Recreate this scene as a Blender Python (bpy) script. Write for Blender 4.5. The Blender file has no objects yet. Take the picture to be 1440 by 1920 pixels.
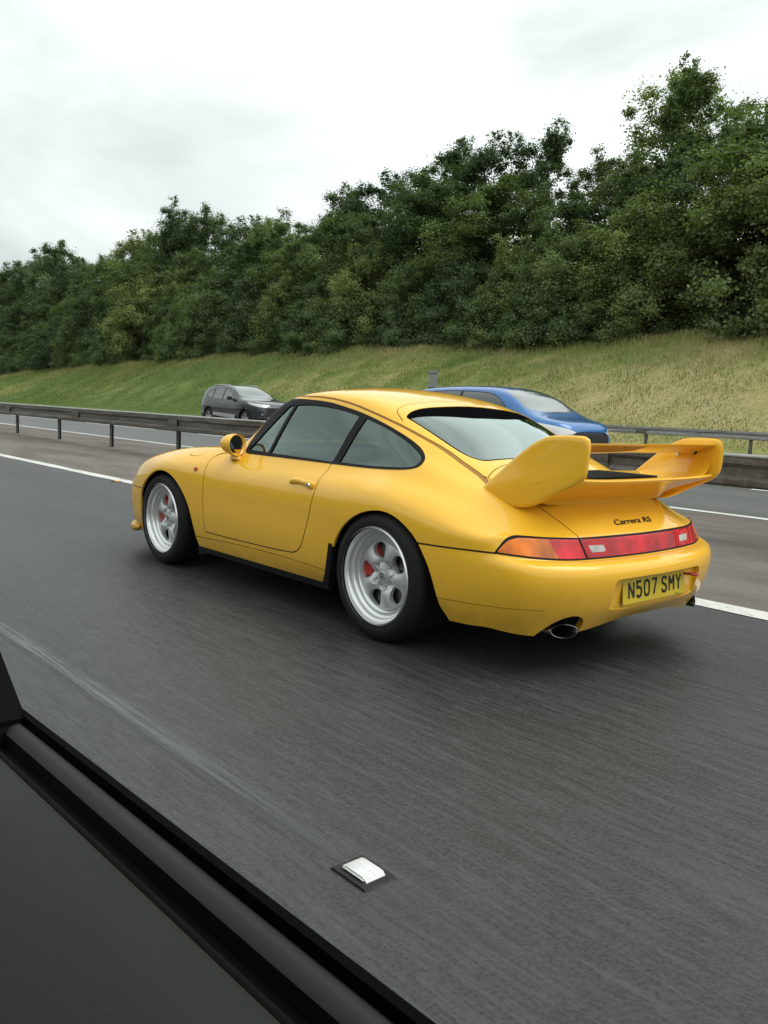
import bpy, math, random
import numpy as np
from mathutils import Vector, Matrix
from mathutils.bvhtree import BVHTree
random.seed(7)
rng = np.random.default_rng(7)
scene = bpy.context.scene
COL = scene.collection

# ------------------------------------------------------------------ camera, sky, sun, exposure
def camera_axes(pitch, roll, yaw):
    cy, sy = math.cos(yaw), math.sin(yaw)
    fwd = np.array([-sy*math.cos(pitch), cy*math.cos(pitch), math.sin(pitch)])
    right = np.array([cy, sy, 0.0]); up = np.cross(right, fwd)
    c, s = math.cos(roll), math.sin(roll)
    return c*right+s*up, -s*right+c*up, fwd
CAM = (5.2735, -3.4766, 1.1191); FOCAL = 1585.4
cr, cu, cf = camera_axes(-.12124, .04248, .84322)
cd = bpy.data.cameras.new('camera'); cam = bpy.data.objects.new('camera', cd); COL.objects.link(cam)
cam.matrix_world = Matrix(((cr[0], cu[0], -cf[0], CAM[0]), (cr[1], cu[1], -cf[1], CAM[1]), (cr[2], cu[2], -cf[2], CAM[2]), (0, 0, 0, 1)))
cd.sensor_fit = 'AUTO'; cd.sensor_width = 36; cd.lens = FOCAL/1920*36
cd.clip_start = .02; cd.clip_end = 3000
scene.camera = cam
scene.view_settings.view_transform = 'Standard'; scene.view_settings.look = 'None'
scene.view_settings.gamma = 1; scene.view_settings.use_curve_mapping = False
scene.view_settings.exposure = EXPOSURE = .40
scene.cycles.max_bounces = 8; scene.cycles.transparent_max_bounces = 16
scene.cycles.glossy_bounces = 4; scene.cycles.diffuse_bounces = 3

SUN_EL, SUN_AZ = math.radians(60), math.radians(40)      # azimuth measured from +X towards +Y
world = bpy.data.worlds.new('World'); scene.world = world; world.use_nodes = True
wn = world.node_tree.nodes; wl = world.node_tree.links
for n in list(wn): wn.remove(n)
wo = wn.new('ShaderNodeOutputWorld'); wb = wn.new('ShaderNodeBackground'); wb.inputs['Strength'].default_value = .1
sky = wn.new('ShaderNodeTexSky'); sky.sky_type = 'NISHITA'; sky.sun_disc = False
sky.sun_elevation = SUN_EL; sky.sun_rotation = math.pi/2-SUN_AZ; sky.dust_density = 4; sky.air_density = 1
# overcast: a procedural cloud layer covers nearly all of the sky texture
tc = wn.new('ShaderNodeTexCoord'); mp = wn.new('ShaderNodeMapping'); mp.inputs['Scale'].default_value = (1, 1, 2.6)
mp.inputs['Location'].default_value = (.35, .1, .2)
wl.new(tc.outputs['Generated'], mp.inputs['Vector'])
nz = wn.new('ShaderNodeTexNoise'); nz.inputs['Scale'].default_value = 1.7; nz.inputs['Detail'].default_value = 5; nz.inputs['Roughness'].default_value = .5
nz.inputs['Distortion'].default_value = .5
wl.new(mp.outputs['Vector'], nz.inputs['Vector'])
crp = wn.new('ShaderNodeValToRGB'); e = crp.color_ramp.elements
e[0].position = .41; e[0].color = (5.5, 6.0, 5.88, 1); e[1].position = .70; e[1].color = (9.9, 10.4, 10.3, 1)
# an overcast sky is brighter round the hidden sun
dt = wn.new('ShaderNodeVectorMath'); dt.operation = 'DOT_PRODUCT'; dt.inputs[1].default_value = (math.cos(SUN_EL)*math.cos(SUN_AZ), math.cos(SUN_EL)*math.sin(SUN_AZ), math.sin(SUN_EL))
wl.new(tc.outputs['Generated'], dt.inputs[0])
ma = wn.new('ShaderNodeMath'); ma.operation = 'MULTIPLY_ADD'; ma.inputs[1].default_value = .27; wl.new(dt.outputs['Value'], ma.inputs[0]); wl.new(nz.outputs['Fac'], ma.inputs[2])
wl.new(ma.outputs[0], crp.inputs['Fac'])
mx = wn.new('ShaderNodeMixRGB'); mx.inputs['Fac'].default_value = .96
wl.new(sky.outputs['Color'], mx.inputs['Color1']); wl.new(crp.outputs['Color'], mx.inputs['Color2'])
wl.new(mx.outputs['Color'], wb.inputs['Color']); wl.new(wb.outputs['Background'], wo.inputs['Surface'])

sd_ = bpy.data.lights.new('sun', 'SUN'); sd_.energy = 1.15; sd_.angle = math.radians(40); sd_.color = (1, .97, .92)
sun = bpy.data.objects.new('sun', sd_); COL.objects.link(sun)
sdir = Vector((math.cos(SUN_EL)*math.cos(SUN_AZ), math.cos(SUN_EL)*math.sin(SUN_AZ), math.sin(SUN_EL)))
sun.rotation_euler = sdir.to_track_quat('Z', 'Y').to_euler(); sun.location = sdir*60
# ------------------------------------------------------------------ helpers
def tag(o, label=None, cat=None, group=None, kind=None):
    for k, v in (('label', label), ('category', cat), ('group', group), ('kind', kind)):
        if v: o[k] = v
    return o
def link(o, parent=None):
    COL.objects.link(o)
    if parent is not None: o.parent = parent
    return o
def empty(name, loc=(0, 0, 0), rz=0, **k):
    o = bpy.data.objects.new(name, None); o.location = loc; o.rotation_euler = (0, 0, rz); o.empty_display_size = .2
    link(o); return tag(o, **k)
def meshobj(name, V, F, mat, parent=None, normals=None, smooth=True, attr=None, mats=None, mi=None):
    """V n x 3, F a list of polygons or an m x 3 / m x 4 array"""
    me = bpy.data.meshes.new(name)
    V = np.asarray(V, float)
    if isinstance(F, np.ndarray):
        m, k = F.shape
        me.vertices.add(len(V)); me.vertices.foreach_set('co', V.ravel())
        me.loops.add(m*k); me.loops.foreach_set('vertex_index', F.ravel().astype(np.int32))
        me.polygons.add(m); me.polygons.foreach_set('loop_start', np.arange(0, m*k, k, dtype=np.int32))
        me.update(calc_edges=True)
    else:
        me.from_pydata(V.tolist(), [], F); me.update()
    if smooth: me.polygons.foreach_set('use_smooth', [True]*len(me.polygons))
    if attr is not None:
        a = me.attributes.new('tint', 'FLOAT', 'POINT'); a.data.foreach_set('value', np.asarray(attr, float))
    if normals is not None: me.normals_split_custom_set_from_vertices(np.asarray(normals, float).tolist())
    for mm in (mats or [mat]): me.materials.append(mm)
    if mi is not None: me.polygons.foreach_set('material_index', np.asarray(mi, dtype=np.int32))
    return link(bpy.data.objects.new(name, me), parent)
class MB:
    """collects shapes into one mesh"""
    def __init__(s): s.v = []; s.f = []
    def add(s, v, f):
        b = len(s.v); s.v += [tuple(map(float, p)) for p in v]; s.f += [[i+b for i in q] for q in f]; return s
    def box(s, lo, hi, bev=0.0):
        (a, b, c), (d, e, g) = lo, hi; r = bev
        if r <= 0:
            return s.add([(a, b, c), (d, b, c), (d, e, c), (a, e, c), (a, b, g), (d, b, g), (d, e, g), (a, e, g)],
                         [(0, 3, 2, 1), (4, 5, 6, 7), (0, 1, 5, 4), (1, 2, 6, 5), (2, 3, 7, 6), (3, 0, 4, 7)])
        v = []; f = []
        for z in (c, g):
            zz = c+r if z == c else g-r
            for x, y, dx, dy in ((a, b, 1, 1), (d, b, -1, 1), (d, e, -1, -1), (a, e, 1, -1)):
                v += [(x+dx*r, y+dy*r, z), (x+dx*r, y, zz), (x, y+dy*r, zz)]
        bm = bmesh_hull(v); return s.add(*bm)
    def prism(s, poly, axis, a, b):
        """poly: 2D points; axis: index of the extrusion axis"""
        n = len(poly)
        def P(p, t):
            q = list(p); q.insert(axis, t); return q
        v = [P(p, a) for p in poly]+[P(p, b) for p in poly]
        f = [list(range(n)), list(range(2*n-1, n-1, -1))]+[[i, (i+1) % n, n+(i+1) % n, n+i] for i in range(n)]
        return s.add(v, f)
    def tube(s, pts, r, n=10, cap=True, sc=None):
        pts = [Vector(p) for p in pts]; v = []; f = []
        up = None
        for i, p in enumerate(pts):
            t = (pts[min(i+1, len(pts)-1)]-pts[max(i-1, 0)]).normalized()
            if up is None:
                up = Vector((0, 0, 1)) if abs(t.z) < .9 else Vector((1, 0, 0))
            x = t.cross(up).normalized(); up = x.cross(t).normalized()
            rr = r[i] if hasattr(r, '__len__') else r
            for k in range(n):
                a = 2*math.pi*k/n; v.append(p+x*math.cos(a)*rr+up*math.sin(a)*rr*(sc or 1))
        for i in range(len(pts)-1):
            for k in range(n): f.append((i*n+k, i*n+(k+1) % n, (i+1)*n+(k+1) % n, (i+1)*n+k))
        if cap: f += [list(range(n))[::-1], list(range((len(pts)-1)*n, len(pts)*n))]
        return s.add(v, f)
    def lathe(s, prof, c=(0, 0, 0), n=48, axis='y', closed=False):
        """prof: (radius, offset along the axis)"""
        v = []; f = []; m = len(prof)
        for k in range(n):
            a = 2*math.pi*k/n
            for r, o in prof:
                if axis == 'y': v.append((c[0]+r*math.cos(a), c[1]+o, c[2]+r*math.sin(a)))
                elif axis == 'x': v.append((c[0]+o, c[1]+r*math.cos(a), c[2]+r*math.sin(a)))
                else: v.append((c[0]+r*math.cos(a), c[1]+r*math.sin(a), c[2]+o))
        for k in range(n):
            for i in range(m if closed else m-1):
                j = (i+1) % m; q = ((k+1) % n)*m
                f.append((k*m+i, k*m+j, q+j, q+i))
        return s.add(v, f)
    def build(s, name, mat, parent=None, smooth=False, bevel=0, angle=40, subd=0, fix=True):
        me = bpy.data.meshes.new(name); me.from_pydata(s.v, [], s.f); me.update()
        import bmesh
        bm = bmesh.new(); bm.from_mesh(me)
        if fix: bmesh.ops.recalc_face_normals(bm, faces=bm.faces)
        if bevel: bmesh.ops.bevel(bm, geom=list(bm.edges), offset=bevel, segments=2, affect='EDGES', clamp_overlap=True)
        bm.to_mesh(me); bm.free()
        if smooth:
            me.polygons.foreach_set('use_smooth', [True]*len(me.polygons)); me.set_sharp_from_angle(angle=math.radians(angle))
        me.materials.append(mat)
        return link(bpy.data.objects.new(name, me), parent)
def bmesh_hull(v):
    import bmesh
    bm = bmesh.new()
    for p in v: bm.verts.new(p)
    bmesh.ops.convex_hull(bm, input=bm.verts); bmesh.ops.dissolve_limit(bm, angle_limit=.01, verts=bm.verts, edges=bm.edges)
    bm.verts.index_update()
    r = ([x.co[:] for x in bm.verts], [[x.index for x in q.verts] for q in bm.faces]); bm.free(); return r

# ---- materials
def mat(name, col=(.5, .5, .5), rough=.5, metal=0, spec=.5, coat=0, coat_rough=.03, **k):
    m = bpy.data.materials.new(name); m.use_nodes = True; b = m.node_tree.nodes['Principled BSDF']
    b.inputs['Base Color'].default_value = (*col, 1); b.inputs['Roughness'].default_value = rough
    b.inputs['Metallic'].default_value = metal; b.inputs['Specular IOR Level'].default_value = spec
    b.inputs['Coat Weight'].default_value = coat; b.inputs['Coat Roughness'].default_value = coat_rough
    return m
class NT:
    """terse node building"""
    def __init__(s, m): s.t = m.node_tree; s.b = s.t.nodes.get('Principled BSDF'); s.o = s.t.nodes.get('Material Output')
    def n(s, ty, **kw):
        x = s.t.nodes.new('ShaderNode'+ty)
        for k, v in kw.items():
            if k in x.inputs: s.set(x.inputs[k], v)
            else: setattr(x, k, v)
        return x
    def set(s, inp, v):
        if isinstance(v, bpy.types.NodeSocket): s.t.links.new(v, inp)
        else: inp.default_value = v
    def pos(s, scale=(1, 1, 1), obj=True, loc=(0, 0, 0)):
        v = s.n('TexCoord').outputs['Object'] if obj else s.n('NewGeometry').outputs['Position']
        return s.n('Mapping', Vector=v, Scale=scale, Location=loc).outputs['Vector']
    def noise(s, vec, scale, detail=4, rough=.55, dist=0):
        return s.n('TexNoise', Vector=vec, Scale=scale, Detail=detail, Roughness=rough, Distortion=dist).outputs['Fac']
    def ramp(s, fac, *stops):
        r = s.n('ValToRGB', Fac=fac); e = r.color_ramp.elements
        while len(e) < len(stops): e.new(.5)
        for q, (p, c) in zip(e, stops):
            q.position = p; q.color = c if len(c) == 4 else (*c, 1)
        return r.outputs['Color']
    def math(s, op, a, b=0.0, clamp=False):
        x = s.n('Math', operation=op); x.use_clamp = clamp; s.set(x.inputs[0], a); s.set(x.inputs[1], b); return x.outputs[0]
    def mix(s, f, a, b, mode='MIX'):
        x = s.n('MixRGB', blend_type=mode); s.set(x.inputs['Fac'], f)
        for k, c in (('Color1', a), ('Color2', b)):
            s.set(x.inputs[k], (*c, 1) if isinstance(c, tuple) and len(c) == 3 else c)
        return x.outputs['Color']
    def bump(s, h, strength=.3, dist=.01, to=True):
        x = s.n('Bump', Height=h, Strength=strength, Distance=dist)
        if to: s.t.links.new(x.outputs['Normal'], s.b.inputs['Normal'])
        return x.outputs['Normal']
    def base(s, c): s.set(s.b.inputs['Base Color'], c)
    def rough(s, c): s.set(s.b.inputs['Roughness'], c)
def glass_mat(name, tint=(.55, .6, .58), ior=1.5, gain=1.6, rough=0.0, gloss=(.92, 1, .99)):
    """thin sheet glass: tinted transmission and a fresnel reflection of both faces"""
    m = bpy.data.materials.new(name); m.use_nodes = True; q = NT(m)
    q.t.nodes.remove(q.b)
    fr = q.n('Fresnel', IOR=ior).outputs[0]; f = q.math('MULTIPLY', fr, gain, True)
    tr = q.n('BsdfTransparent', Color=(*tint, 1)).outputs[0]; gl = q.n('BsdfGlossy', Color=(*gloss, 1), Roughness=rough).outputs[0]
    mx = q.n('MixShader', Fac=f); q.t.links.new(tr, mx.inputs[1]); q.t.links.new(gl, mx.inputs[2])
    q.t.links.new(mx.outputs[0], q.o.inputs['Surface']); return m

# ---- smooth surfaces and cutting them along exact outlines
def pchip(xs, ys, x):
    xs = np.asarray(xs, float); ys = np.asarray(ys, float); h = np.diff(xs); d = np.diff(ys)/h; n = len(xs)
    m = np.zeros(n)
    for i in range(1, n-1): m[i] = (d[i-1]*h[i]+d[i]*h[i-1])/(h[i]+h[i-1])      # not monotone-limited: smoother
    m[0] = d[0]; m[-1] = d[-1]
    x = np.clip(x, xs[0], xs[-1]); i = np.clip(np.searchsorted(xs, x)-1, 0, n-2); t = (x-xs[i])/h[i]
    return (2*t**3-3*t**2+1)*ys[i]+(t**3-2*t**2+t)*h[i]*m[i]+(-2*t**3+3*t**2)*ys[i+1]+(t**3-t**2)*h[i]*m[i+1]
def subdivided(V, F, level, creases=None, fit=3):
    """Catmull-Clark limit mesh passing through the given vertices; returns V, N, T (triangles)"""
    V = np.asarray(V, float); cur = V.copy(); out = None
    for it in range(fit+1):
        me = bpy.data.meshes.new('cage'); me.from_pydata(cur.tolist(), [], F); me.update()
        if creases:
            a = me.attributes.new('crease_edge', 'FLOAT', 'EDGE'); ek = {tuple(sorted(e.vertices)): e.index for e in me.edges}
            for (i, j), w in creases.items():
                k = ek.get(tuple(sorted((i, j))))
                if k is not None: a.data[k].value = w
        o = bpy.data.objects.new('cage', me); COL.objects.link(o)
        md = o.modifiers.new('s', 'SUBSURF'); md.levels = md.render_levels = (1 if it < fit else level); md.use_limit_surface = True
        md.use_creases = True; md.boundary_smooth = 'PRESERVE_CORNERS'
        bpy.context.view_layer.update()
        ev = o.evaluated_get(bpy.context.evaluated_depsgraph_get()).to_mesh()
        co = np.empty(len(ev.vertices)*3); ev.vertices.foreach_get('co', co); co = co.reshape(-1, 3)
        if it < fit:
            cur = cur+.9*(V-co[:len(V)])
        else:
            nn = np.empty(len(ev.vertices)*3); ev.vertices.foreach_get('normal', nn); nn = nn.reshape(-1, 3)
            q = np.empty(len(ev.loops), np.int32); ev.loops.foreach_get('vertex_index', q); q = q.reshape(-1, 4)
            out = co, nn, np.concatenate([q[:, [0, 1, 2]], q[:, [0, 2, 3]]])
        o.to_mesh_clear(); bpy.data.objects.remove(o); bpy.data.meshes.remove(me)
    return out
class Skin:
    """triangle surface with smooth normals and a label per triangle; can be split along the zero line of a field"""
    def __init__(s, V, N, T, L=None):
        s.V, s.N, s.T = V, N, T; s.L = np.zeros(len(T), int) if L is None else L
    def split(s, f, where=None):
        """f: values at the vertices; every triangle (of labels WHERE) is split so that it lies on one side. Returns the side of each triangle"""
        V, N, T = s.V, s.N, s.T; f = f.copy(); f[np.abs(f) < 2e-5] = 0
        sg = np.sign(f)[T]; cr = (sg.min(1) < 0) & (sg.max(1) > 0)
        if where is not None: cr &= np.isin(s.L, where)
        C = T[cr]; Lc = s.L[cr]; keep = ~cr
        newT = [T[keep]]; newL = [s.L[keep]]
        ed = {}; nv = []; nn = []; fs = []; base = len(V)
        def mid(a, b):
            k = (a, b) if a < b else (b, a)
            if k in ed: return ed[k]
            t = f[k[0]]/(f[k[0]]-f[k[1]]); nv.append(V[k[0]]*(1-t)+V[k[1]]*t)
            q = N[k[0]]*(1-t)+N[k[1]]*t; nn.append(q/max(1e-9, np.linalg.norm(q))); ed[k] = base+len(nv)-1; return ed[k]
        ot = []; ol = []
        for (a, b, c), l in zip(C.tolist(), Lc.tolist()):
            s3 = [np.sign(f[a]), np.sign(f[b]), np.sign(f[c])]; t = [a, b, c]
            if 0 in s3:
                i = s3.index(0); t = t[i:]+t[:i]; m = mid(t[1], t[2]); ot += [(t[0], t[1], m), (t[0], m, t[2])]; ol += [l, l]
            else:
                i = [k for k in range(3) if s3.count(s3[k]) == 1][0]; t = t[i:]+t[:i]
                p, q = mid(t[0], t[1]), mid(t[0], t[2])
                ot += [(t[0], p, q), (p, t[1], t[2]), (p, t[2], q)]; ol += [l]*3
        if nv:
            s.V = np.vstack([V, nv]); s.N = np.vstack([N, nn]); s.T = np.vstack([T[keep], np.array(ot)]); s.L = np.concatenate([s.L[keep], ol])
            f = np.concatenate([f, np.zeros(len(nv))])
        return f[s.T].sum(1) < 0
    def region(s, field, label, where=None, inv=False):
        """relabel the triangles where field(V) < 0"""
        side = s.split(field(s.V), where)
        if inv: side = ~side
        if where is not None: side &= np.isin(s.L, where)
        s.L[side] = label
    def take(s, labels):
        m = np.isin(s.L, labels); T = s.T[m]; u, inv = np.unique(T, return_inverse=True)
        return s.V[u], s.N[u], inv.reshape(-1, 3)
def poly_field(poly, axes, closed=True, cond=None, band=None):
    """signed distance (negative inside) to a 2D outline in the plane of AXES; band: half width of a line along it"""
    P = np.asarray(poly, float); Q = np.roll(P, -1, 0)
    if not closed: P, Q = P[:-1], Q[:-1]
    lo = P.min(0)-.05; hi = np.maximum(P.max(0), Q.max(0))+.05
    def fn(V):
        X = axes(V) if callable(axes) else V[:, list(axes)]
        out = np.full(len(V), .05); m = (X[:, 0] > lo[0]) & (X[:, 0] < hi[0]) & (X[:, 1] > lo[1]) & (X[:, 1] < hi[1])
        if cond is not None: m &= cond(V)
        p = X[m]; d2 = np.full(len(p), 1e9); ins = np.zeros(len(p), bool)
        for a, b in zip(P, Q):
            ab = b-a; t = np.clip(((p-a)@ab)/max(ab@ab, 1e-12), 0, 1); dd = ((p-a-t[:, None]*ab)**2).sum(1); d2 = np.minimum(d2, dd)
            if band is None and abs(ab[1]) > 1e-12:
                c = ((a[1] > p[:, 1]) != (b[1] > p[:, 1])) & (p[:, 0] < ab[0]*(p[:, 1]-a[1])/ab[1]+a[0]); ins ^= c
        d = np.sqrt(d2); out[m] = (d-band) if band is not None else np.where(ins, -d, d)
        return out
    return fn
def smooth_poly(P, n=6, closed=True):
    """Catmull-Rom through the points; a point given with a third value 0 stays a corner"""
    c = [len(p) > 2 for p in P]; P = [np.array(p[:2], float) for p in P]; m = len(P); out = []
    for i in range(m if closed else m-1):
        p1, p2 = P[i], P[(i+1) % m]
        p0 = P[i-1] if (closed or i > 0) and not c[i] else 2*p1-p2
        j = (i+2) % m; p3 = P[j] if (closed or i+2 < m) and not c[(i+1) % m] else 2*p2-p1
        for k in range(n):
            t = k/n; out.append(.5*((2*p1)+(-p0+p2)*t+(2*p0-5*p1+4*p2-p3)*t*t+(-p0+3*p1-3*p2+p3)*t**3))
    if not closed: out.append(P[-1])
    return np.array(out)
def islands(V, N, T):
    """the connected pieces of a skin, each as its own V, N, T"""
    p = np.arange(len(V))
    while True:
        m = p[T].min(1); q = p.copy()
        for k in range(3): np.minimum.at(q, T[:, k], m)
        q = np.minimum(q, q[q])
        if (q == p).all(): break
        p = q
    out = []
    for r in np.unique(p[T[:, 0]]):
        t = T[p[T[:, 0]] == r]
        if len(t) < 12: continue
        u, inv = np.unique(t, return_inverse=True); out.append((V[u], N[u], inv.reshape(-1, 3)))
    return out
def part_from(V, N, T, name, m, parent=None, offset=0.0, rim=0.0, rim_dir=None, side=None):
    """a part cut from a skin: moved along its normals by OFFSET, with a turned-in edge of depth RIM"""
    V = V+N*offset; nv = len(V)
    if rim:
        e = np.sort(np.concatenate([T[:, [0, 1]], T[:, [1, 2]], T[:, [2, 0]]]), 1)
        d = np.concatenate([T[:, [0, 1]], T[:, [1, 2]], T[:, [2, 0]]])
        u, ix, ct = np.unique(e, axis=0, return_index=True, return_counts=True)
        b = d[ix[ct == 1]]
        bv, inv = np.unique(b, return_inverse=True); inv = inv.reshape(-1, 2)
        inn = (V[bv]+np.asarray(rim_dir)*rim) if rim_dir is not None else V[bv]-N[bv]*rim
        k = len(bv); V2 = np.vstack([V, V[bv], inn])
        ed = V[b[:, 1]]-V[b[:, 0]]; dep = inn[inv[:, 0]]-V[b[:, 0]]; fn = np.cross(dep, ed); fn /= np.maximum(1e-9, np.linalg.norm(fn, axis=1))[:, None]
        vn = np.zeros((k, 3)); np.add.at(vn, inv[:, 0], fn); np.add.at(vn, inv[:, 1], fn); vn /= np.maximum(1e-9, np.linalg.norm(vn, axis=1))[:, None]
        q = np.concatenate([np.stack([inv[:, 1]+nv, inv[:, 0]+nv, inv[:, 0]+nv+k], 1), np.stack([inv[:, 1]+nv, inv[:, 0]+nv+k, inv[:, 1]+nv+k], 1)])
        V, N, T = V2, np.vstack([N, vn, vn]), np.vstack([T, q])
    return meshobj(name, V, T, m, parent, normals=N)
# ------------------------------------------------------------------ ground, roads, markings
def gz(y):
    """height of the road surfaces: the far carriageway rises gently"""
    return .022*np.maximum(0, np.asarray(y, float)-6.6)
crest = lambda x: np.interp(x, [-1500, -300, -140, -105, -75, -50, 0, 60, 400], [1.2, 1.4, 2.7, 3.3, 4.4, 4.95, 4.95, 4.7, 3])
def bank_z(x, y):
    x = np.asarray(x, float); y = np.asarray(y, float); h = crest(x)
    t = np.clip((y-20.2)/12.3, 0, 1); s = t*t*(3-2*t)*.55+t*.45
    z = .285+(h-.285)*s+np.clip(y-32.5, 0, 60)*.06
    n_ = .10*np.sin(x*.31+y*.2)+.07*np.sin(x*.83-y*.57)+.05*np.sin(x*1.9+y*1.3)
    return z+n_*np.clip((y-21)/4, 0, 1)
def asphalt(name, c0, c1, rough=(.42, .66), streak=1.0, patch=(.0, .0, .0), patch_amt=0):
    m = mat(name, c0, .5); q = NT(m); p = q.pos(obj=False)
    st = q.noise(q.n('Mapping', Vector=p, Scale=(1.6, 22, 1)).outputs[0], 1.5, 8, .78)
    st2 = q.noise(q.n('Mapping', Vector=p, Scale=(5.5, 70, 1)).outputs[0], 1.2, 5, .8)
    big = q.noise(q.n('Mapping', Vector=p, Scale=(.10, .7, 1)).outputs[0], 1.2, 4, .55)
    fine = q.n('TexVoronoi', Vector=p, Scale=95.).outputs['Distance']
    f = q.math('ADD', q.math('MULTIPLY', st, .75*streak), q.math('ADD', q.math('MULTIPLY', st2, .55*streak), q.math('MULTIPLY', big, .30)))
    c = q.mix(q.n('MapRange', Value=f, **{'From Min': .5*(1.3*streak+.3)-.060, 'From Max': .5*(1.3*streak+.3)+.070}).outputs[0], c0, c1)
    mid = q.noise(q.n('Mapping', Vector=p, Scale=(2.2, 6, 1)).outputs[0], 1.6, 9, .78, .3)
    c = q.mix(q.n('MapRange', Value=mid, **{'From Min': .40, 'From Max': .60, 'To Min': .40, 'To Max': 0.}).outputs[0], c, tuple(v*.8 for v in c0))
    c = q.mix(q.n('MapRange', Value=fine, **{'From Min': .1, 'From Max': .7, 'To Min': .0, 'To Max': .35}).outputs[0], c, tuple(v*1.7 for v in c1))
    if patch_amt:
        pn = q.noise(q.n('Mapping', Vector=p, Scale=(.35, 1.1, 1)).outputs[0], 1.1, 6, .6, .6)
        c = q.mix(q.math('MULTIPLY', q.n('MapRange', Value=pn, **{'From Min': .42, 'From Max': .60}).outputs[0], patch_amt), c, patch)
    q.base(c)
    q.rough(q.n('MapRange', Value=q.math('ADD', q.math('MULTIPLY', big, .6), q.math('MULTIPLY', st, .4)), **{'From Min': .35, 'From Max': .65, 'To Min': rough[0], 'To Max': rough[1]}).outputs[0])
    h = q.math('ADD', q.math('MULTIPLY', fine, .6), q.math('MULTIPLY', st2, .5)); q.bump(h, .35, .005)
    return m
ROAD = asphalt('wet asphalt', (.006, .0075, .0075), (.043, .047, .047), (.36, .62))
ROAD2 = asphalt('far asphalt', (.050, .054, .053), (.090, .094, .092), (.35, .6), .5)
RESERVE = asphalt('stained asphalt', (.075, .068, .060), (.155, .140, .120), (.65, .9), .5, (.085, .068, .054), .8)
def sheet(name, xs, ys, zf, m, kind='structure', parent=None):
    X, Y = np.meshgrid(xs, ys, indexing='ij'); Z = zf(X, Y); n0, n1 = X.shape
    i = np.arange(n0*n1).reshape(n0, n1); F = np.stack([i[:-1, :-1], i[1:, :-1], i[1:, 1:], i[:-1, 1:]], -1).reshape(-1, 4)
    o = meshobj(name, np.stack([X, Y, Z], -1).reshape(-1, 3), F, m, parent)
    if kind: o['kind'] = kind
    return o
XL = np.array([-1500, -800, -400, -200, -100, -50, -20, 0, 20, 60, 200, 500, 1200.])
sheet('road_surface', XL, np.array([-9.6, -6, -2, 1.55]), lambda x, y: 0*x, ROAD)
sheet('central_reservation', XL, np.array([1.55, 4, 6.45]), lambda x, y: 0*x, RESERVE)
sheet('far_carriageway', XL, np.array([6.45, 6.6, 12, 18.6]), lambda x, y: gz(y)*1.0, ROAD2)
# grass bank and the land around
def turf(name):
    m = mat(name, (.1, .14, .04), .9, spec=.15); q = NT(m); p = q.pos(obj=False)
    a = q.noise(p, .13, 5, .6, .8); b = q.noise(p, .9, 5, .65); c = q.noise(p, 7, 4, .7)
    sx = q.n('SeparateXYZ', Vector=p).outputs
    xg = q.n('MapRange', Value=sx['X'], **{'From Min': -42., 'From Max': -12., 'To Min': -.20, 'To Max': .03}).outputs[0]
    yg = q.math('MULTIPLY', q.math('ABSOLUTE', q.math('SUBTRACT', sx['Y'], 24.6)), -.030)
    f = q.math('ADD', q.math('ADD', q.math('MULTIPLY', a, .75), q.math('MULTIPLY', b, .35)), q.math('ADD', q.math('ADD', xg, .10), yg))
    col = q.ramp(f, (.38, (.095, .15, .036)), (.50, (.17, .21, .055)), (.60, (.30, .28, .11)), (.76, (.42, .36, .18)))
    q.base(q.mix(q.n('MapRange', Value=c, **{'From Min': .3, 'From Max': .7, 'To Min': 0., 'To Max': .5}).outputs[0], col, (.05, .06, .018)))
    q.bump(c, .3, .03); return m
TURF = turf('bank turf')
xs = np.concatenate([np.linspace(-1500, -220, 14)[:-1], np.arange(-220, 60, 1.6), np.linspace(60, 1200, 14)])
ys = np.concatenate([[18.6, 19.0, 19.6, 20.2], np.arange(21, 34, .8), np.arange(34, 70, 3.), [80, 120, 200, 400, 900, 1500]])
def bz(x, y):
    y_ = np.minimum(y, 92.5); z = bank_z(x, y_)
    return np.where(y < 20.25, gz(y)+.02*(y > 18.7), z)
sheet('grass_bank', xs, ys, bz, TURF)
sheet('verge', np.array([-1500, -300, -100, 0, 100, 1200.]), np.array([-1200, -200, -60, -20, -9.6]), lambda x, y: np.where(y < -9.7, np.minimum((-9.6-y)*.06, 3.0), 0), TURF)
# markings: paint sheets 4 mm up, worn
def paint(name, col, wear=.5):
    m = mat(name, col, .55); q = NT(m); p = q.pos(obj=False)
    n_ = q.noise(p, 16, 6, .7); n2 = q.noise(p, 2.2, 4, .6)
    w = q.n('MapRange', Value=q.math('ADD', q.math('MULTIPLY', n_, .6), q.math('MULTIPLY', n2, .4)), **{'From Min': .50, 'From Max': .62}).outputs[0]
    q.base(q.mix(q.math('MULTIPLY', w, wear), col, (.10, .10, .095))); return m
WHITE = paint('road paint', (.62, .62, .58), .45); WORN = paint('worn road joint', (.105, .118, .116), .15)
def strip(name, y, w, x0, x1, m, z=.004, wob=.004, **k):
    n_ = max(2, int((x1-x0)/.35)) if x1-x0 < 260 else 700
    xx = np.linspace(x0, x1, n_); a = np.array([wob*(math.sin(v*7.1)+math.sin(v*3.3+1)) for v in xx]); b = np.array([wob*(math.sin(v*6.1+2)+math.sin(v*2.7)) for v in xx])
    z0 = float(gz(y-w/2))+z; z1 = float(gz(y+w/2))+z
    V = np.concatenate([np.stack([xx, y-w/2+a, 0*xx+z0], 1), np.stack([xx, y+w/2+b, 0*xx+z1], 1)]); n_ = len(xx)
    F = np.stack([np.arange(n_-1), np.arange(1, n_), np.arange(n_+1, 2*n_), np.arange(n_, 2*n_-1)], 1)
    o = meshobj(name, V, F, m, smooth=False); o['kind'] = 'structure'; return o
strip('edge_line', 1.47, .19, -200, 60, WHITE, wob=.008)
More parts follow.
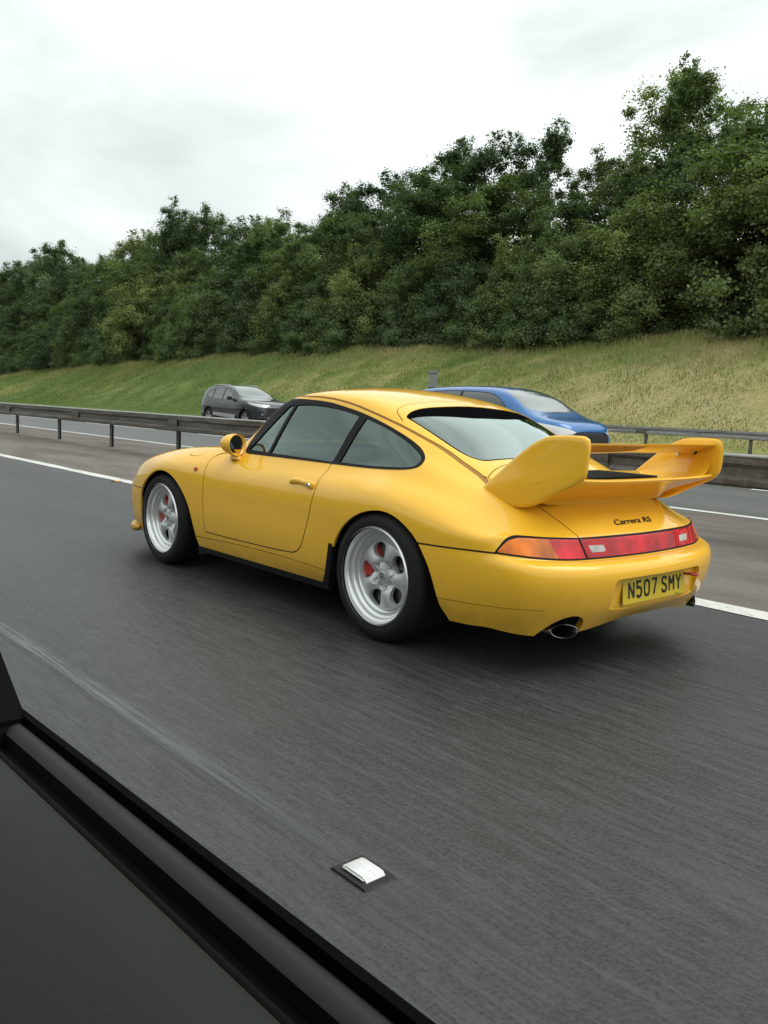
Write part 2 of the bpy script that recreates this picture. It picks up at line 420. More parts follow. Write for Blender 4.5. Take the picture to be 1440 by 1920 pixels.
strip('edge_line', 6.62, .15, -300, 60, WHITE)
q = NT(WORN); p = q.pos(obj=False); yy = q.n('SeparateXYZ', Vector=p).outputs['Y']
xf_ = q.n('MapRange', Value=q.n('SeparateXYZ', Vector=p).outputs['X'], **{'From Min': 2.6, 'From Max': 4.3, 'To Min': 1., 'To Max': 0.}).outputs[0]
ed_ = q.n('MapRange', Value=q.math('ADD', q.math('ABSOLUTE', q.math('ADD', yy, 2.2)), q.math('MULTIPLY', q.noise(q.n('Mapping', Vector=p, Scale=(2, 14, 1)).outputs[0], 2.0, 5, .7), .035)), **{'From Min': .075, 'From Max': .035}).outputs[0]
q.t.links.new(q.math('MULTIPLY', q.math('MULTIPLY', ed_, xf_), q.n('MapRange', Value=q.noise(q.n('Mapping', Vector=p, Scale=(1.2, 30, 1)).outputs[0], 1.5, 6, .7), **{'From Min': .40, 'From Max': .55, 'To Min': .45, 'To Max': 1.}).outputs[0]), q.b.inputs['Alpha'])
strip('lane_joint', -2.20, .16, -60, 4.6, WORN, wob=.004)
for x in np.arange(-160, 50, 9.0):
    for y in (10.05, 13.7): strip('lane_dash', y, .12, x-3, x+3, WHITE)
strip('edge_line', 17.4, .15, -300, 60, WHITE)
# asphalt seam shadows beside the edge line
# reflecting road studs
def stud(x, y, face, label, main):
    o = empty('road_stud', (x, y, 0), label=label, cat='road stud')
    MB().prism([(-.068, .0), (.068, .0), (.060, .006), (-.060, .006)], 1, -.048, .048).build('stud_base', mat('stud iron', (.030, .031, .031), .8, spec=.2), o)
    MB().prism([(-.052, .0062), (.052, .0062), (.036, .017), (-.036, .017)], 1, -.034, .034).build('stud_cap', face, o, smooth=True, bevel=.0045)
WS = mat('white stud', (.70, .72, .70), .4); q = NT(WS); q.base(q.mix(q.noise(q.pos((6, 30, 6)), 3, 4), (.42, .43, .42), (.85, .87, .85)))
stud(3.825, -2.205, WS, 'white reflecting road stud set in the near lane joint', True)
stud(-5.55, 1.34, mat('amber stud', (.75, .36, .06), .4), 'amber reflecting road stud on the edge line beside the yellow car nose', False)
# ------------------------------------------------------------------ steel barriers, sign
def galv(name, c0, c1, c2):
    m = mat(name, c0, .6, .1); q = NT(m); p = q.pos(obj=False)
    a = q.noise(q.n('Mapping', Vector=p, Scale=(.8, 6, 9)).outputs[0], 1.6, 6, .65); b = q.noise(p, 13, 5, .7)
    c = q.ramp(q.math('ADD', q.math('MULTIPLY', a, .6), q.math('MULTIPLY', b, .4)), (.36, c1), (.5, c0), (.66, c2)); q.base(c); q.bump(b, .3, .004); return m
STEEL = galv('weathered galvanised steel', (.115, .098, .080), (.055, .046, .038), (.21, .20, .18))
STEEL_TOP = galv('bare galvanised steel', (.29, .29, .275), (.15, .145, .13), (.40, .40, .385))
POST = galv('post steel', (.12, .125, .12), (.07, .07, .065), (.2, .2, .19))
def beam_profile(y0, z0, h, w, s=1):
    # y, z profile of a box beam with a grooved face towards -y (s = 1) or +y
    P = [(0, .02), (0, .07), (.035, .105), (.035, .185), (0, .22), (0, h-.02), (.02, h), (w, h), (w, h-.03), (.06, h-.03), (.05, .03), (w, .03), (w, 0), (.02, 0)]
    return [(y0+s*a, z0+b) for a, b in P]
def barrier(name, label, x0, x1, y, ztop, zg, post_x, h=.30, w=.16, seg=4.8, top=True, post_w=.09, steel=None):
    o = empty(name, (x0, y, zg), label=label, cat='crash barrier')
    first = None; x = x0; rel = lambda P: [(a-y, b-zg) for a, b in P]
    i = 0
    while x < x1-1e-3:
        if first is None:
            first = MB().prism(rel(beam_profile(y, ztop-h, h, w)), 0, .004, seg-.004).build('rail', steel or STEEL, o)
            ft = MB().prism([(y-y-.004, h-.004+ztop-h-zg+.0045), (w, ztop-zg+.0005), (w, ztop-zg+.008), (.014, ztop-zg+.008), (-.004, ztop-zg-.012)], 0, .002, seg-.002).build('rail_cap', STEEL_TOP, o)
            sp = MB().box((seg-.26, -.004, ztop-h-zg+.03), (seg+.10, .0, ztop-zg-.03)).build('splice_plate', STEEL, o)
            a, b, c = first, ft, sp
        else:
            a, b, c = [bpy.data.objects.new(q_.name.split('.')[0], q_.data) for q_ in (first, ft, sp)]
            for q_ in (a, b, c): link(q_, o)
        for q_ in (a, b, c): q_.location = (x-x0, 0, 0)
        x += seg
    pm = None
    for px in post_x:
        if pm is None: pm = MB().prism([(-post_w/2, -.03), (post_w/2, -.03), (post_w/2, -.022), (-post_w/2+.008, -.022), (-post_w/2+.008, .022), (post_w/2, .022), (post_w/2, .03), (-post_w/2, .03)], 2, -.05, ztop-h-zg+.06).build('post', POST, o); q_ = pm
        else: q_ = bpy.data.objects.new('post', pm.data); link(q_, o)
        q_.location = (px-x0, w+.06, 0)
    return o
barrier('crash_barrier', 'long weathered brown steel barrier on posts along the central reservation', -139.2, 24, 4.30, .825, 0.0, [-10.11-3.16*k for k in range(40)]+[-6.95, -3.79, -.63, 2.53, 5.7, 8.8], w=.30)
barrier('roadside_barrier', 'pale grey steel barrier at the foot of the grass bank beyond the blue car', -13.4, 30, 19.1, .875, .275, [-11.8+3.2*k for k in range(12)], h=.17, w=.10, top=True, post_w=.08, steel=STEEL_TOP)
sg = empty('marker_sign', (-18.95, 20.4, .3), label='narrow grey backed sign of two upright panels in front of the grass bank', cat='sign')
SG = mat('sign back grey', (.26, .27, .27), .6)
for dx in (-.13, .13): MB().box((dx-.118, 0, .95), (dx+.118, .012, 2.42)).build('panel', SG, sg, bevel=.004)
for dx in (-.0,): MB().lathe([(.03, -.05), (.03, 2.4), (0, 2.4)], (dx, .05, 0), n=12, axis='z').build('post', SG, sg, smooth=True)
for z in (1.15, 1.72, 2.28): MB().box((-.25, -.006, z), (.25, -.001, z+.03)).build('clamp', mat('clamp dark', (.05, .05, .05), .6), sg)
# ------------------------------------------------------------------ the yellow coupe: base surface (x = 0 front axle, nose towards -x)
def coupe_surface(level=3):
    # each row runs nose to tail: (x, |y|, z)
    top = {   # rows 5..12
     12: [(-.90, 0, .555), (-.84, 0, .61), (-.7, 0, .665), (-.5, 0, .705), (-.2, 0, .755), (.1, 0, .80), (.4, 0, .845), (.55, 0, .868), (.66, 0, .93), (.85, 0, 1.06), (1.05, 0, 1.18), (1.22, 0, 1.225), (1.40, 0, 1.243), (1.6, 0, 1.24), (1.8, 0, 1.215), (2.0, 0, 1.17), (2.18, 0, 1.105), (2.35, 0, 1.02), (2.5, 0, .945), (2.62, 0, .89), (2.75, 0, .83), (2.9, 0, .765), (3.05, 0, .69), (3.15, 0, .62), (3.18, 0, .602)],
     11: [(-.885, .16, .555), (-.82, .16, .61), (-.5, .18, .705), (-.2, .19, .756), (.1, .2, .80), (.4, .21, .843), (.55, .23, .862), (.66, .26, .905), (.85, .28, 1.04), (1.05, .29, 1.167), (1.22, .29, 1.212), (1.4, .29, 1.230), (1.6, .29, 1.227), (1.8, .29, 1.203), (2.0, .29, 1.158), (2.18, .29, 1.093), (2.35, .28, 1.01), (2.5, .27, .937), (2.62, .26, .885), (2.75, .24, .828), (2.9, .2, .763), (3.05, .16, .69), (3.175, .14, .602)],
     10: [(-.86, .30, .555), (-.79, .31, .61), (-.5, .34, .705), (-.2, .35, .757), (.1, .37, .80), (.4, .43, .840), (.55, .50, .850), (.66, .54, .868), (.85, .56, .98), (1.05, .53, 1.135), (1.22, .50, 1.185), (1.4, .50, 1.200), (1.6, .50, 1.193), (1.8, .50, 1.168), (2.0, .505, 1.12), (2.18, .505, 1.055), (2.35, .50, .975), (2.5, .49, .905), (2.62, .47, .862), (2.75, .43, .814), (2.9, .36, .757), (3.05, .3, .688), (3.165, .28, .602)],
     9: [(-.82, .44, .555), (-.75, .45, .61), (-.5, .47, .706), (-.2, .49, .763), (.1, .52, .806), (.4, .55, .836), (.55, .61, .842), (.66, .635, .85), (.85, .66, .885), (1.05, .61, 1.045), (1.22, .575, 1.125), (1.4, .567, 1.14), (1.6, .567, 1.13), (1.8, .572, 1.095), (2.0, .588, 1.04), (2.18, .60, .98), (2.35, .60, .915), (2.5, .588, .862), (2.62, .567, .825), (2.75, .535, .785), (2.9, .47, .735), (3.05, .41, .672), (3.15, .40, .603)],
     8: [(-.765, .56, .555), (-.70, .57, .61), (-.5, .59, .70), (-.2, .61, .766), (.1, .63, .805), (.4, .65, .826), (.55, .67, .83), (.66, .685, .832), (.85, .693, .845), (1.05, .675, .915), (1.22, .648, .98), (1.4, .645, .98), (1.8, .648, .965), (2.0, .656, .94), (2.18, .668, .905), (2.35, .672, .865), (2.5, .665, .825), (2.62, .65, .792), (2.75, .625, .757), (2.9, .58, .708), (3.03, .53, .65), (3.125, .50, .604)],
     7: [(-.705, .65, .55), (-.65, .66, .60), (-.5, .675, .672), (-.2, .695, .748), (.1, .70, .788), (.4, .70, .808), (.66, .71, .815), (.85, .714, .816), (1.05, .716, .816), (1.4, .718, .816), (1.8, .72, .817), (2.0, .722, .818), (2.18, .728, .812), (2.35, .735, .793), (2.5, .735, .767), (2.65, .72, .736), (2.8, .70, .695), (2.95, .66, .65), (3.075, .62, .606)],
     6: [(-.645, .71, .53), (-.6, .72, .565), (-.5, .735, .62), (-.36, .765, .672), (-.2, .785, .705), (.1, .80, .735), (.4, .79, .745), (.66, .785, .742), (1.05, .782, .742), (1.4, .785, .742), (1.8, .80, .745), (2.0, .81, .748), (2.27, .82, .742), (2.5, .815, .715), (2.65, .80, .690), (2.8, .78, .655), (2.92, .745, .625), (3.02, .71, .603)],
     5: [(-.60, .745, .49), (-.5, .773, .54), (-.36, .803, .585), (-.2, .825, .622), (0, .842, .65), (.3, .842, .66), (.66, .828, .65), (1.05, .826, .65), (1.4, .828, .65), (1.8, .845, .65), (2.0, .858, .655), (2.27, .866, .655), (2.5, .864, .64), (2.65, .855, .622), (2.8, .838, .608), (2.9, .815, .60), (2.96, .79, .595)],
    }
    low = {   # rows 0..4, side part only
     4: [(-.58, .755, .44), (-.5, .785, .47), (-.36, .812, .50), (-.2, .835, .52), (0, .848, .53), (.3, .847, .535), (.66, .836, .535), (1.4, .836, .535), (1.8, .85, .535), (2.0, .863, .535), (2.27, .869, .535), (2.5, .868, .535), (2.65, .863, .536), (2.8, .847, .536), (2.9, .825, .536), (2.965, .80, .536)],
     3: [(-.58, .757, .39), (-.5, .785, .41), (-.36, .811, .44), (-.2, .832, .455), (0, .845, .46), (.66, .836, .46), (1.4, .838, .46), (1.8, .85, .46), (2.27, .868, .465), (2.6, .868, .475), (2.8, .853, .485), (2.9, .835, .487), (2.98, .812, .487)],
     2: [(-.57, .752, .33), (-.5, .778, .33), (-.36, .80, .345), (-.2, .82, .36), (0, .835, .365), (.66, .832, .37), (1.4, .836, .37), (1.8, .846, .37), (2.27, .862, .375), (2.6, .864, .385), (2.8, .85, .39), (2.9, .833, .393), (2.98, .812, .393)],
     1: [(-.56, .74, .25), (-.5, .765, .25), (-.36, .785, .255), (0, .815, .27), (.66, .82, .275), (1.4, .825, .275), (1.8, .835, .275), (2.27, .85, .28), (2.6, .85, .285), (2.8, .835, .29), (2.9, .815, .292), (2.965, .795, .293)],
     0: [(-.52, .72, .165), (-.4, .74, .165), (-.2, .76, .17), (0, .785, .18), (.66, .795, .186), (1.4, .798, .19), (1.8, .80, .195), (2.27, .81, .20), (2.6, .815, .20), (2.8, .80, .202), (2.9, .78, .205), (2.93, .77, .207)],
    }
    rows = {**top, **low}
    mids = [-.5, -.36, -.2, -.03, .14, .32, .5, .66, .85, 1.03, 1.2, 1.4, 1.6, 1.8, 1.98, 2.14, 2.3, 2.45, 2.58, 2.7, 2.8, 2.89]
    x0, x1 = mids[0], mids[-1]
    def col(j, s):
        # s: station; first and last stations are the ends of each row, and rows fan out to them
        r = rows[j]; xs, ys, zs = zip(*r)
        a, b = xs[0], xs[-1]
        if s < -.2: u = (s+.2)/(-.5-.1+.2); x = -.2+(a+.2)*min(u, 1)
        elif s > 2.58: u = (s-2.58)/(2.96-2.58); x = 2.58+(b-2.58)*min(u, 1)
        else: x = s
        return (x, float(pchip(xs, ys, x)), float(pchip(xs, zs, x)))
    st = [-.60]+mids+[2.96]
    V = []; idx = {}
    def vid(key, p):
        if key not in idx: idx[key] = len(V); V.append(p)
        return idx[key]
    for j in range(13):
        for i, s in enumerate(st): vid((i, j), col(j, s))
    n = len(st)-1; F = []
    for j in range(12):
        for i in range(n): F.append([idx[i, j], idx[i+1, j], idx[i+1, j+1], idx[i, j+1]])
    # rear face: k runs from the corner (row 5 end) to the centre line
    rear = {
     4: [(2.965, .80, .536), (3.045, .745, .522), (3.11, .65, .516), (3.155, .54, .513), (3.183, .43, .512), (3.203, .29, .512), (3.214, .15, .512), (3.218, 0, .512)],
     3: [(2.98, .812, .487), (3.085, .765, .488), (3.165, .665, .488), (3.22, .55, .488), (3.255, .43, .488), (3.278, .29, .488), (3.29, .14, .488), (3.295, 0, .488)],
     2: [(2.98, .812, .393), (3.09, .765, .395), (3.172, .665, .397), (3.228, .55, .398), (3.263, .43, .40), (3.287, .29, .40), (3.30, .14, .40), (3.304, 0, .40)],
     1: [(2.965, .795, .293), (3.065, .748, .292), (3.145, .65, .292), (3.20, .54, .293), (3.235, .42, .294), (3.258, .28, .295), (3.27, .14, .295), (3.275, 0, .295)],
     0: [(2.93, .77, .207), (3.02, .72, .195), (3.095, .63, .185), (3.145, .52, .188), (3.18, .41, .200), (3.202, .28, .22), (3.213, .14, .233), (3.217, 0, .235)]}
    front = {
     4: [(-.58, .755, .44), (-.68, .70, .45), (-.76, .63, .455), (-.825, .54, .46), (-.87, .42, .46), (-.90, .29, .46), (-.918, .15, .46), (-.922, 0, .46)],
     3: [(-.58, .757, .39), (-.685, .703, .395), (-.765, .63, .40), (-.83, .54, .40), (-.877, .42, .40), (-.908, .29, .40), (-.925, .15, .40), (-.93, 0, .40)],
     2: [(-.57, .752, .33), (-.68, .70, .32), (-.76, .63, .32), (-.825, .54, .32), (-.87, .42, .32), (-.90, .29, .32), (-.918, .15, .32), (-.922, 0, .32)],
     1: [(-.56, .74, .25), (-.67, .695, .235), (-.75, .625, .23), (-.81, .53, .23), (-.855, .41, .23), (-.883, .28, .23), (-.90, .14, .23), (-.904, 0, .23)],
     0: [(-.52, .72, .165), (-.63, .68, .16), (-.71, .61, .155), (-.77, .51, .15), (-.81, .40, .15), (-.84, .27, .15), (-.855, .14, .15), (-.86, 0, .15)]}
    for side, tab in ((n, rear), (0, front)):
        g = {}
        for k in range(8): g[5, k] = idx[side, 5+k]
        for j in range(5):
            g[j, 0] = idx[side, j]
            for k in range(1, 8): g[j, k] = vid(('w', side, j, k), tab[j][k])
        for j in range(5):
            for k in range(7):
                q = [g[j, k], g[j, k+1], g[j+1, k+1], g[j+1, k]]
                F.append(q if side == n else q[::-1])
        for j in range(5): idx['g', side, j] = [g[j, k] for k in range(8)]
    cre = {}
    def crease(a, b, w): cre[tuple(sorted((a, b)))] = w
    for i in range(n): crease(idx[i, 0], idx[i+1, 0], 1)
    for k in range(7):
        crease(idx['g', n, 4][k], idx['g', n, 4][k+1], .6)
        crease(idx[n, 5+k], idx[n, 6+k], .45)
        crease(idx['g', n, 1][k], idx['g', n, 1][k+1], .25)
    # mirror
    V = np.array(V, float); m = len(V); c = V[:, 1] < 1e-6; other = np.where(c, np.arange(m), 0)
    ids = []; W = V.tolist()
    for i in range(m):
        if c[i]: ids.append(i)
        else: ids.append(len(W)); W.append([V[i, 0], -V[i, 1], V[i, 2]])
    # faces above are built for +y; orientation: outward
    F = [q[::-1] for q in F]; F2 = [[ids[a] for a in q[::-1]] for q in F]
    for (a, b), w in list(cre.items()): cre[tuple(sorted((ids[a], ids[b])))] = w
    return subdivided(W, F+F2, level, cre)
# ------------------------------------------------------------------ the yellow coupe
def sym(poly): return poly
Y_PAINT = mat('yellow paint', (.94, .515, .028), .5, 0, .2, 1.0, .015)
BLACK_TRIM = mat('black trim', (.007, .007, .008), .5, spec=.15)
GAP = mat('gap shade brown', (.03, .02, .008), .8)  # near-black brown stands in for the shade inside the panel gaps
GUTTER = mat('shaded gutter paint', (.30, .14, .008), .5)  # body yellow darkened to paint in the shade along gutter and roof crease
RUBBER = mat('tyre rubber', (.0105, .0105, .011), .65, spec=.35)
UNDER = mat('underseal', (.008, .008, .008), .95, spec=.1)
SILVER = mat('polished alloy', (.80, .81, .81), .30, .8)
ALLOY = mat('painted alloy', (.60, .61, .61), .42, .45, coat=.3)
DISC = mat('brake disc steel', (.2, .2, .2), .4, 1)
RED = mat('red caliper', (.5, .015, .012), .35, coat=.5)
CHROME = mat('chrome', (.8, .8, .8), .12, 1)
GLASS = glass_mat('tinted side glass', (.58, .74, .68), 1.5, 2.6, gloss=(.80, .98, .92))
REAR_GLASS = glass_mat('rear glass', (.34, .42, .39), 1.6, 2.6, gloss=(.84, .98, .94))
FRIT_SHADE = mat('black border and hatch shade', (.004, .004, .005), .8, spec=.0)  # glass border; its wide top band is painted black as the hatch shadow
SEAT = mat('dark grey seat cloth', (.07, .075, .08), .85)
TUB = mat('cabin trim', (.02, .021, .022), .8)
def lens_mat(name, col, rough=.12, ribs=180, dirty=.0):
    m = mat(name, col, rough, 0, .25, .5, .02); q = NT(m)
    p = q.pos()
    nz_ = q.noise(p, 9, 3); q.base(q.mix(q.ramp(nz_, (.35, (0, 0, 0)), (.7, (1, 1, 1))), tuple(c*.50 for c in col), tuple(min(1, c*1.15) for c in col)))
    w = q.n('TexWave', Vector=p, Scale=ribs, wave_type='BANDS', bands_direction='Z').outputs['Fac']; q.bump(w, .25, .001); return m
AMBER = lens_mat('amber lens', (.88, .21, .004)); REDL = lens_mat('red lens', (.86, .008, .020)); DARKRED = lens_mat('dark red lens', (.60, .006, .016))
CLEARL = lens_mat('clear reverse lens', (.55, .55, .53)); ORANGE = lens_mat('orange marker lens', (.75, .2, .04))
PLATE_Y = mat('plate yellow', (.62, .46, .02), .35, coat=.3); INK = mat('plate black', (.012, .012, .012), .45)
# paint turns patchily browner towards the bottom, and soft orange-peel
q = NT(Y_PAINT); zz = q.n('SeparateXYZ', Vector=q.n('TexCoord').outputs['Object']).outputs['Z']
dirt = q.math('MULTIPLY', q.n('MapRange', Value=zz, **{'From Min': .45, 'From Max': .18}).outputs[0], q.noise(q.pos(), 14, 5), True)
q.base(q.mix(q.math('MULTIPLY', dirt, .55), (.94, .515, .028), (.20, .13, .05)))
nn_ = q.n('Bump', Height=q.noise(q.pos(), 300, 1), Strength=.012, Distance=.002).outputs['Normal']; q.t.links.new(nn_, q.b.inputs['Coat Normal'])

coupe = empty('sports_car', (0, 0, 0), label='yellow coupe with tall rear wing and five-spoke silver wheels in the middle of the road', cat='car')
V, N, T = coupe_surface(4)
S = Skin(V, N, T)
XZ = (0, 2)
absyz = lambda V: np.stack([np.abs(V[:, 1]), V[:, 2]], 1)
xabsy = lambda V: np.stack([V[:, 0], np.abs(V[:, 1])], 1)
side = lambda V: np.abs(V[:, 1]) > .4
phi = lambda V: np.stack([np.arctan2(np.abs(V[:, 1]), V[:, 0]-2.3), V[:, 2]], 1)
rearc = lambda V: V[:, 0] > 2.9
# wheel openings
ARCH_F = smooth_poly([(-.345, .05, 0), (-.34, .16), (-.329, .249), (-.318, .32), (-.308, .388), (-.289, .453), (-.255, .506), (-.205, .552), (-.131, .598), (-.045, .634), (.05, .650), (.143, .645), (.226, .621), (.295, .584), (.360, .533), (.414, .473), (.452, .401), (.475, .330), (.490, .262), (.507, .198), (.53, .05, 0)], 5)
ARCH_R = smooth_poly([(1.90, .05, 0), (1.905, .18), (1.918, .296), (1.942, .401), (1.995, .491), (2.070, .562), (2.155, .610), (2.242, .636), (2.331, .644), (2.414, .630), (2.489, .598), (2.550, .557), (2.60, .505), (2.647, .439), (2.679, .367), (2.698, .305), (2.712, .257), (2.74, .205), (2.79, .05, 0)], 5)
S.region(poly_field(ARCH_F, XZ, cond=side), 99); S.region(poly_field(ARCH_R, XZ, cond=side), 99)
EXH = smooth_poly([(.665, .12, 0), (.645, .185), (.612, .238), (.575, .268), (.525, .280), (.478, .268), (.452, .236), (.445, .19), (.44, .12, 0)], 6)
S.region(poly_field(EXH, absyz, cond=lambda V: V[:, 0] > 2.9), 99)
# side windows
W_OUT = smooth_poly([(.895, .822), (.876, .853), (.885, .90), (.945, 1.0), (1.035, 1.10), (1.10, 1.143), (1.18, 1.156), (1.348, 1.153), (1.523, 1.142), (1.678, 1.118), (1.826, 1.090), (2.011, 1.043), (2.169, .992), (2.281, .945), (2.345, .905), (2.371, .874), (2.360, .848), (2.275, .831), (2.065, .821), (1.793, .819), (1.4, .819), (1.014, .818)], 6)
S.region(poly_field(W_OUT, XZ, cond=side), 2, [0])
S.region(poly_field(smooth_poly([(1.225, 1.119, 0), (1.370, 1.124), (1.542, 1.114), (1.693, 1.096), (1.803, 1.076, 0), (1.745, .829, 0), (1.5, .833), (1.150, .836, 0)], 5), XZ, cond=side), 3, [2])
S.region(poly_field(smooth_poly([(1.200, 1.119, 0), (1.155, 1.108), (1.095, 1.045), (1.005, .945), (.915, .842, 0), (1.125, .837, 0)], 5), XZ, cond=side), 4, [2])
S.region(poly_field(smooth_poly([(1.858, 1.067, 0), (2.024, 1.026), (2.173, .977), (2.276, .931), (2.335, .897), (2.353, .874), (2.340, .852), (2.267, .841), (2.054, .833), (1.800, .832, 0)], 5), XZ, cond=side), 5, [2])
# windscreen and rear window (half outlines, both sides)
S.region(poly_field(smooth_poly([(-.01, .885, 0), (.30, .885), (.52, .875), (.62, .872), (.632, .90), (.575, .99), (.51, 1.10), (.46, 1.155), (.30, 1.185), (-.01, 1.20, 0)], 5), absyz, cond=lambda V: (V[:, 0] < 1.3) & (V[:, 0] > .4)), 6, [0])
RW = smooth_poly([(2.055, -.01, 0), (2.060, .20), (2.058, .36), (2.066, .45), (2.085, .508), (2.12, .521), (2.315, .506), (2.468, .486), (2.532, .462), (2.566, .42), (2.580, .30), (2.59, .15), (2.593, -.01, 0)], 5)
S.region(poly_field(RW, xabsy, cond=lambda V: V[:, 2] > .8), 7, [0])
S.region(poly_field(smooth_poly([(2.207, -.01, 0), (2.203, .13), (2.185, .24), (2.155, .38), (2.125, .49), (2.13, .51), (2.315, .494), (2.465, .473), (2.522, .452), (2.553, .41), (2.567, .29), (2.577, .15), (2.580, -.01, 0)], 5), xabsy, cond=lambda V: V[:, 2] > .8), 8, [7])
# tail lamp strip
def ph(x, y): return math.atan2(y, x-2.3)
LT = [(ph(2.970, .797), .538), (ph(2.980, .779), .570), (ph(2.990, .752), .600), (ph(2.995, .713), .611), (ph(3.026, .675), .612), (ph(3.083, .597), .608), (ph(3.14, .448), .604), (ph(3.163, .262), .604), (-.005, .604, 0)]
LB = [(-.005, .512, 0), (ph(3.214, .212), .512), (ph(3.199, .384), .512), (ph(3.163, .539), .513), (ph(3.107, .648), .520), (ph(3.04, .741), .530), (ph(2.983, .789), .536)]
S.region(poly_field(smooth_poly(LT+LB, 6), phi, cond=rearc), 20, [0])
def inset(P, d):
    P = np.asarray(P); a = np.roll(P, 1, 0)-np.roll(P, -1, 0); n_ = np.stack([-a[:, 1], a[:, 0]], 1); n_ /= np.maximum(1e-9, np.linalg.norm(n_, axis=1))[:, None]; return P+n_*d
LT2 = [(ph(2.982, .790), .545), (ph(2.990, .775), .568), (ph(3.0, .750), .591), (ph(3.008, .713), .601), (ph(3.026, .675), .603), (ph(3.083, .597), .600), (ph(3.14, .448), .596), (ph(3.163, .262), .595), (-.005, .595, 0)]
LB2 = [(-.005, .519, 0), (ph(3.214, .212), .519), (ph(3.199, .384), .519), (ph(3.163, .539), .520), (ph(3.107, .648), .527), (ph(3.04, .741), .537), (ph(2.99, .780), .542)]
S.region(poly_field(smooth_poly(LT2+LB2, 6), phi, cond=rearc), 21, [20])
S.region(poly_field([(ph(3.092, .598), .64), (ph(3.092, .598), .596), (ph(3.136, .575), .525), (ph(3.136, .570), .49), (1.2, .49), (1.2, .64)], phi, cond=rearc), 22, [21])      # amber
D0, D1 = ph(3.14, .446), ph(3.193, .43)
S.region(poly_field([(D0+.008, .64), (D0+.008, .60), (D1+.008, .51), (D1+.008, .49), (-.02, .49), (-.02, .64)], phi, cond=rearc), 23, [21])    # centre strip
S.region(poly_field([(D0, .64), (D0, .60), (D1, .51), (D1, .49), (D1+.012, .49), (D1+.012, .51), (D0+.012, .60), (D0+.012, .64)], phi, cond=rearc), 20, [21, 23])
S.region(poly_field([(.412, .570), (.318, .568), (.310, .541), (.396, .540)], absyz, cond=lambda V: V[:, 0] > 3), 24, [23])
# number plate recess
REC = smooth_poly([(-.01, .290, 0), (.20, .290), (.33, .296), (.352, .32), (.356, .40), (.345, .428), (.32, .434), (.2, .437), (-.01, .438, 0)], 5)
S.region(poly_field(REC, absyz, cond=lambda V: V[:, 0] > 3.1), 30, [0])
# headlamps and front indicators
th_ = np.linspace(0, 2*math.pi, 40, endpoint=False)
S.region(poly_field(np.stack([.565+.095*np.cos(th_), .60+.078*np.sin(th_)], 1), absyz, cond=lambda V: V[:, 0] < -.5), 31, [0])
S.region(poly_field(smooth_poly([(.62, .39, 0), (.73, .385, 0), (.735, .325, 0), (.60, .33, 0)], 3), absyz, cond=lambda V: V[:, 0] < -.55), 32, [0])
# shut lines
def side_field(poly, axes, cond):
    P = np.asarray(poly, float)
    def fn(V):
        X = axes(V) if callable(axes) else V[:, list(axes)]
        out = np.full(len(V), 1.0); lo, hi = P.min(0)-.03, P.max(0)+.03
        m = ((X > lo) & (X < hi)).all(1)
        if cond is not None: m &= cond(V)
        p = X[m]; d2 = np.full(len(p), 1e9); sg = np.ones(len(p))
        for a, b in zip(P[:-1], P[1:]):
            ab = b-a; t = np.clip(((p-a)@ab)/max(ab@ab, 1e-12), 0, 1); v = p-a-t[:, None]*ab; dd = (v**2).sum(1); k = dd < d2
            d2[k] = dd[k]; c = ab[0]*(p[:, 1]-a[1])-ab[1]*(p[:, 0]-a[0]); sg[k] = np.where(c < 0, -1, 1)[k]
        d = np.sqrt(d2); q_ = sg*d; q_[d > .03] = 1.0; out[m] = q_; return out
    return fn
def line(poly, axes, w=.0032, cond=None, closed=False, lab=9, where=(0,)):
    S.split(side_field(poly, axes, cond)(S.V), list(where))
    S.region(poly_field(poly, axes, closed, cond, band=w), lab, list(where))
DOOR = smooth_poly([(.80, .813), (.74, .812), (.66, .803), (.605, .785), (.582, .752), (.592, .70), (.604, .60), (.606, .50), (.608, .42), (.614, .35), (.625, .309, 0), (.934, .310), (1.291, .316), (1.50, .323), (1.60, .334), (1.655, .372), (1.69, .44), (1.728, .55), (1.752, .65), (1.757, .70), (1.752, .75), (1.742, .818)], 5, False)
line(DOOR, XZ, .0036, cond=side)
line(smooth_poly([(.36, .258), (.486, .262), (.928, .280), (1.286, .287), (1.613, .287), (2.0, .276)], 4, False), XZ, .0022, side)
line(smooth_poly([(-.30, .500), (-.264, .4985), (-.45, .495), (-.62, .49)][::1], 1, False), XZ, .0026, side)
line(smooth_poly([(2.50, .528), (2.578, .5285), (2.727, .533), (2.864, .5375), (2.975, .539)], 4, False), XZ, .0042, side)
line(smooth_poly([(2.69, .300), (2.845, .305), (2.969, .309), (3.090, .312), (3.147, .308)], 4, False), XZ, .0016, lambda V: (np.abs(V[:, 1]) > .5))
line(smooth_poly([(2.65, .53), (2.80, .495), (2.90, .482), (2.937, .477), (3.020, .466), (3.090, .454), (3.14, .448)], 4, False), xabsy, .0028, lambda V: (V[:, 2] > .59) & (V[:, 2] < .9))
line(smooth_poly([(2.668, .521), (2.650, .47), (2.635, .42), (2.622, .34), (2.618, .2), (2.616, -.01)], 4, False), xabsy, .0026, lambda V: (V[:, 2] > .75) & (V[:, 0] > 2.4))
line(smooth_poly([(.276, .777), (.30, .768), (.367, .766), (.41, .774), (.436, .79), (.441, .806)], 4, False), XZ, .0016, side)
line(smooth_poly([(2.095, .545), (2.04, .528), (2.008, .505), (1.992, .46), (1.985, .40), (1.982, .2), (1.980, -.01)], 4, False), xabsy, .0028, lambda V: V[:, 2] > 1.0, lab=15)
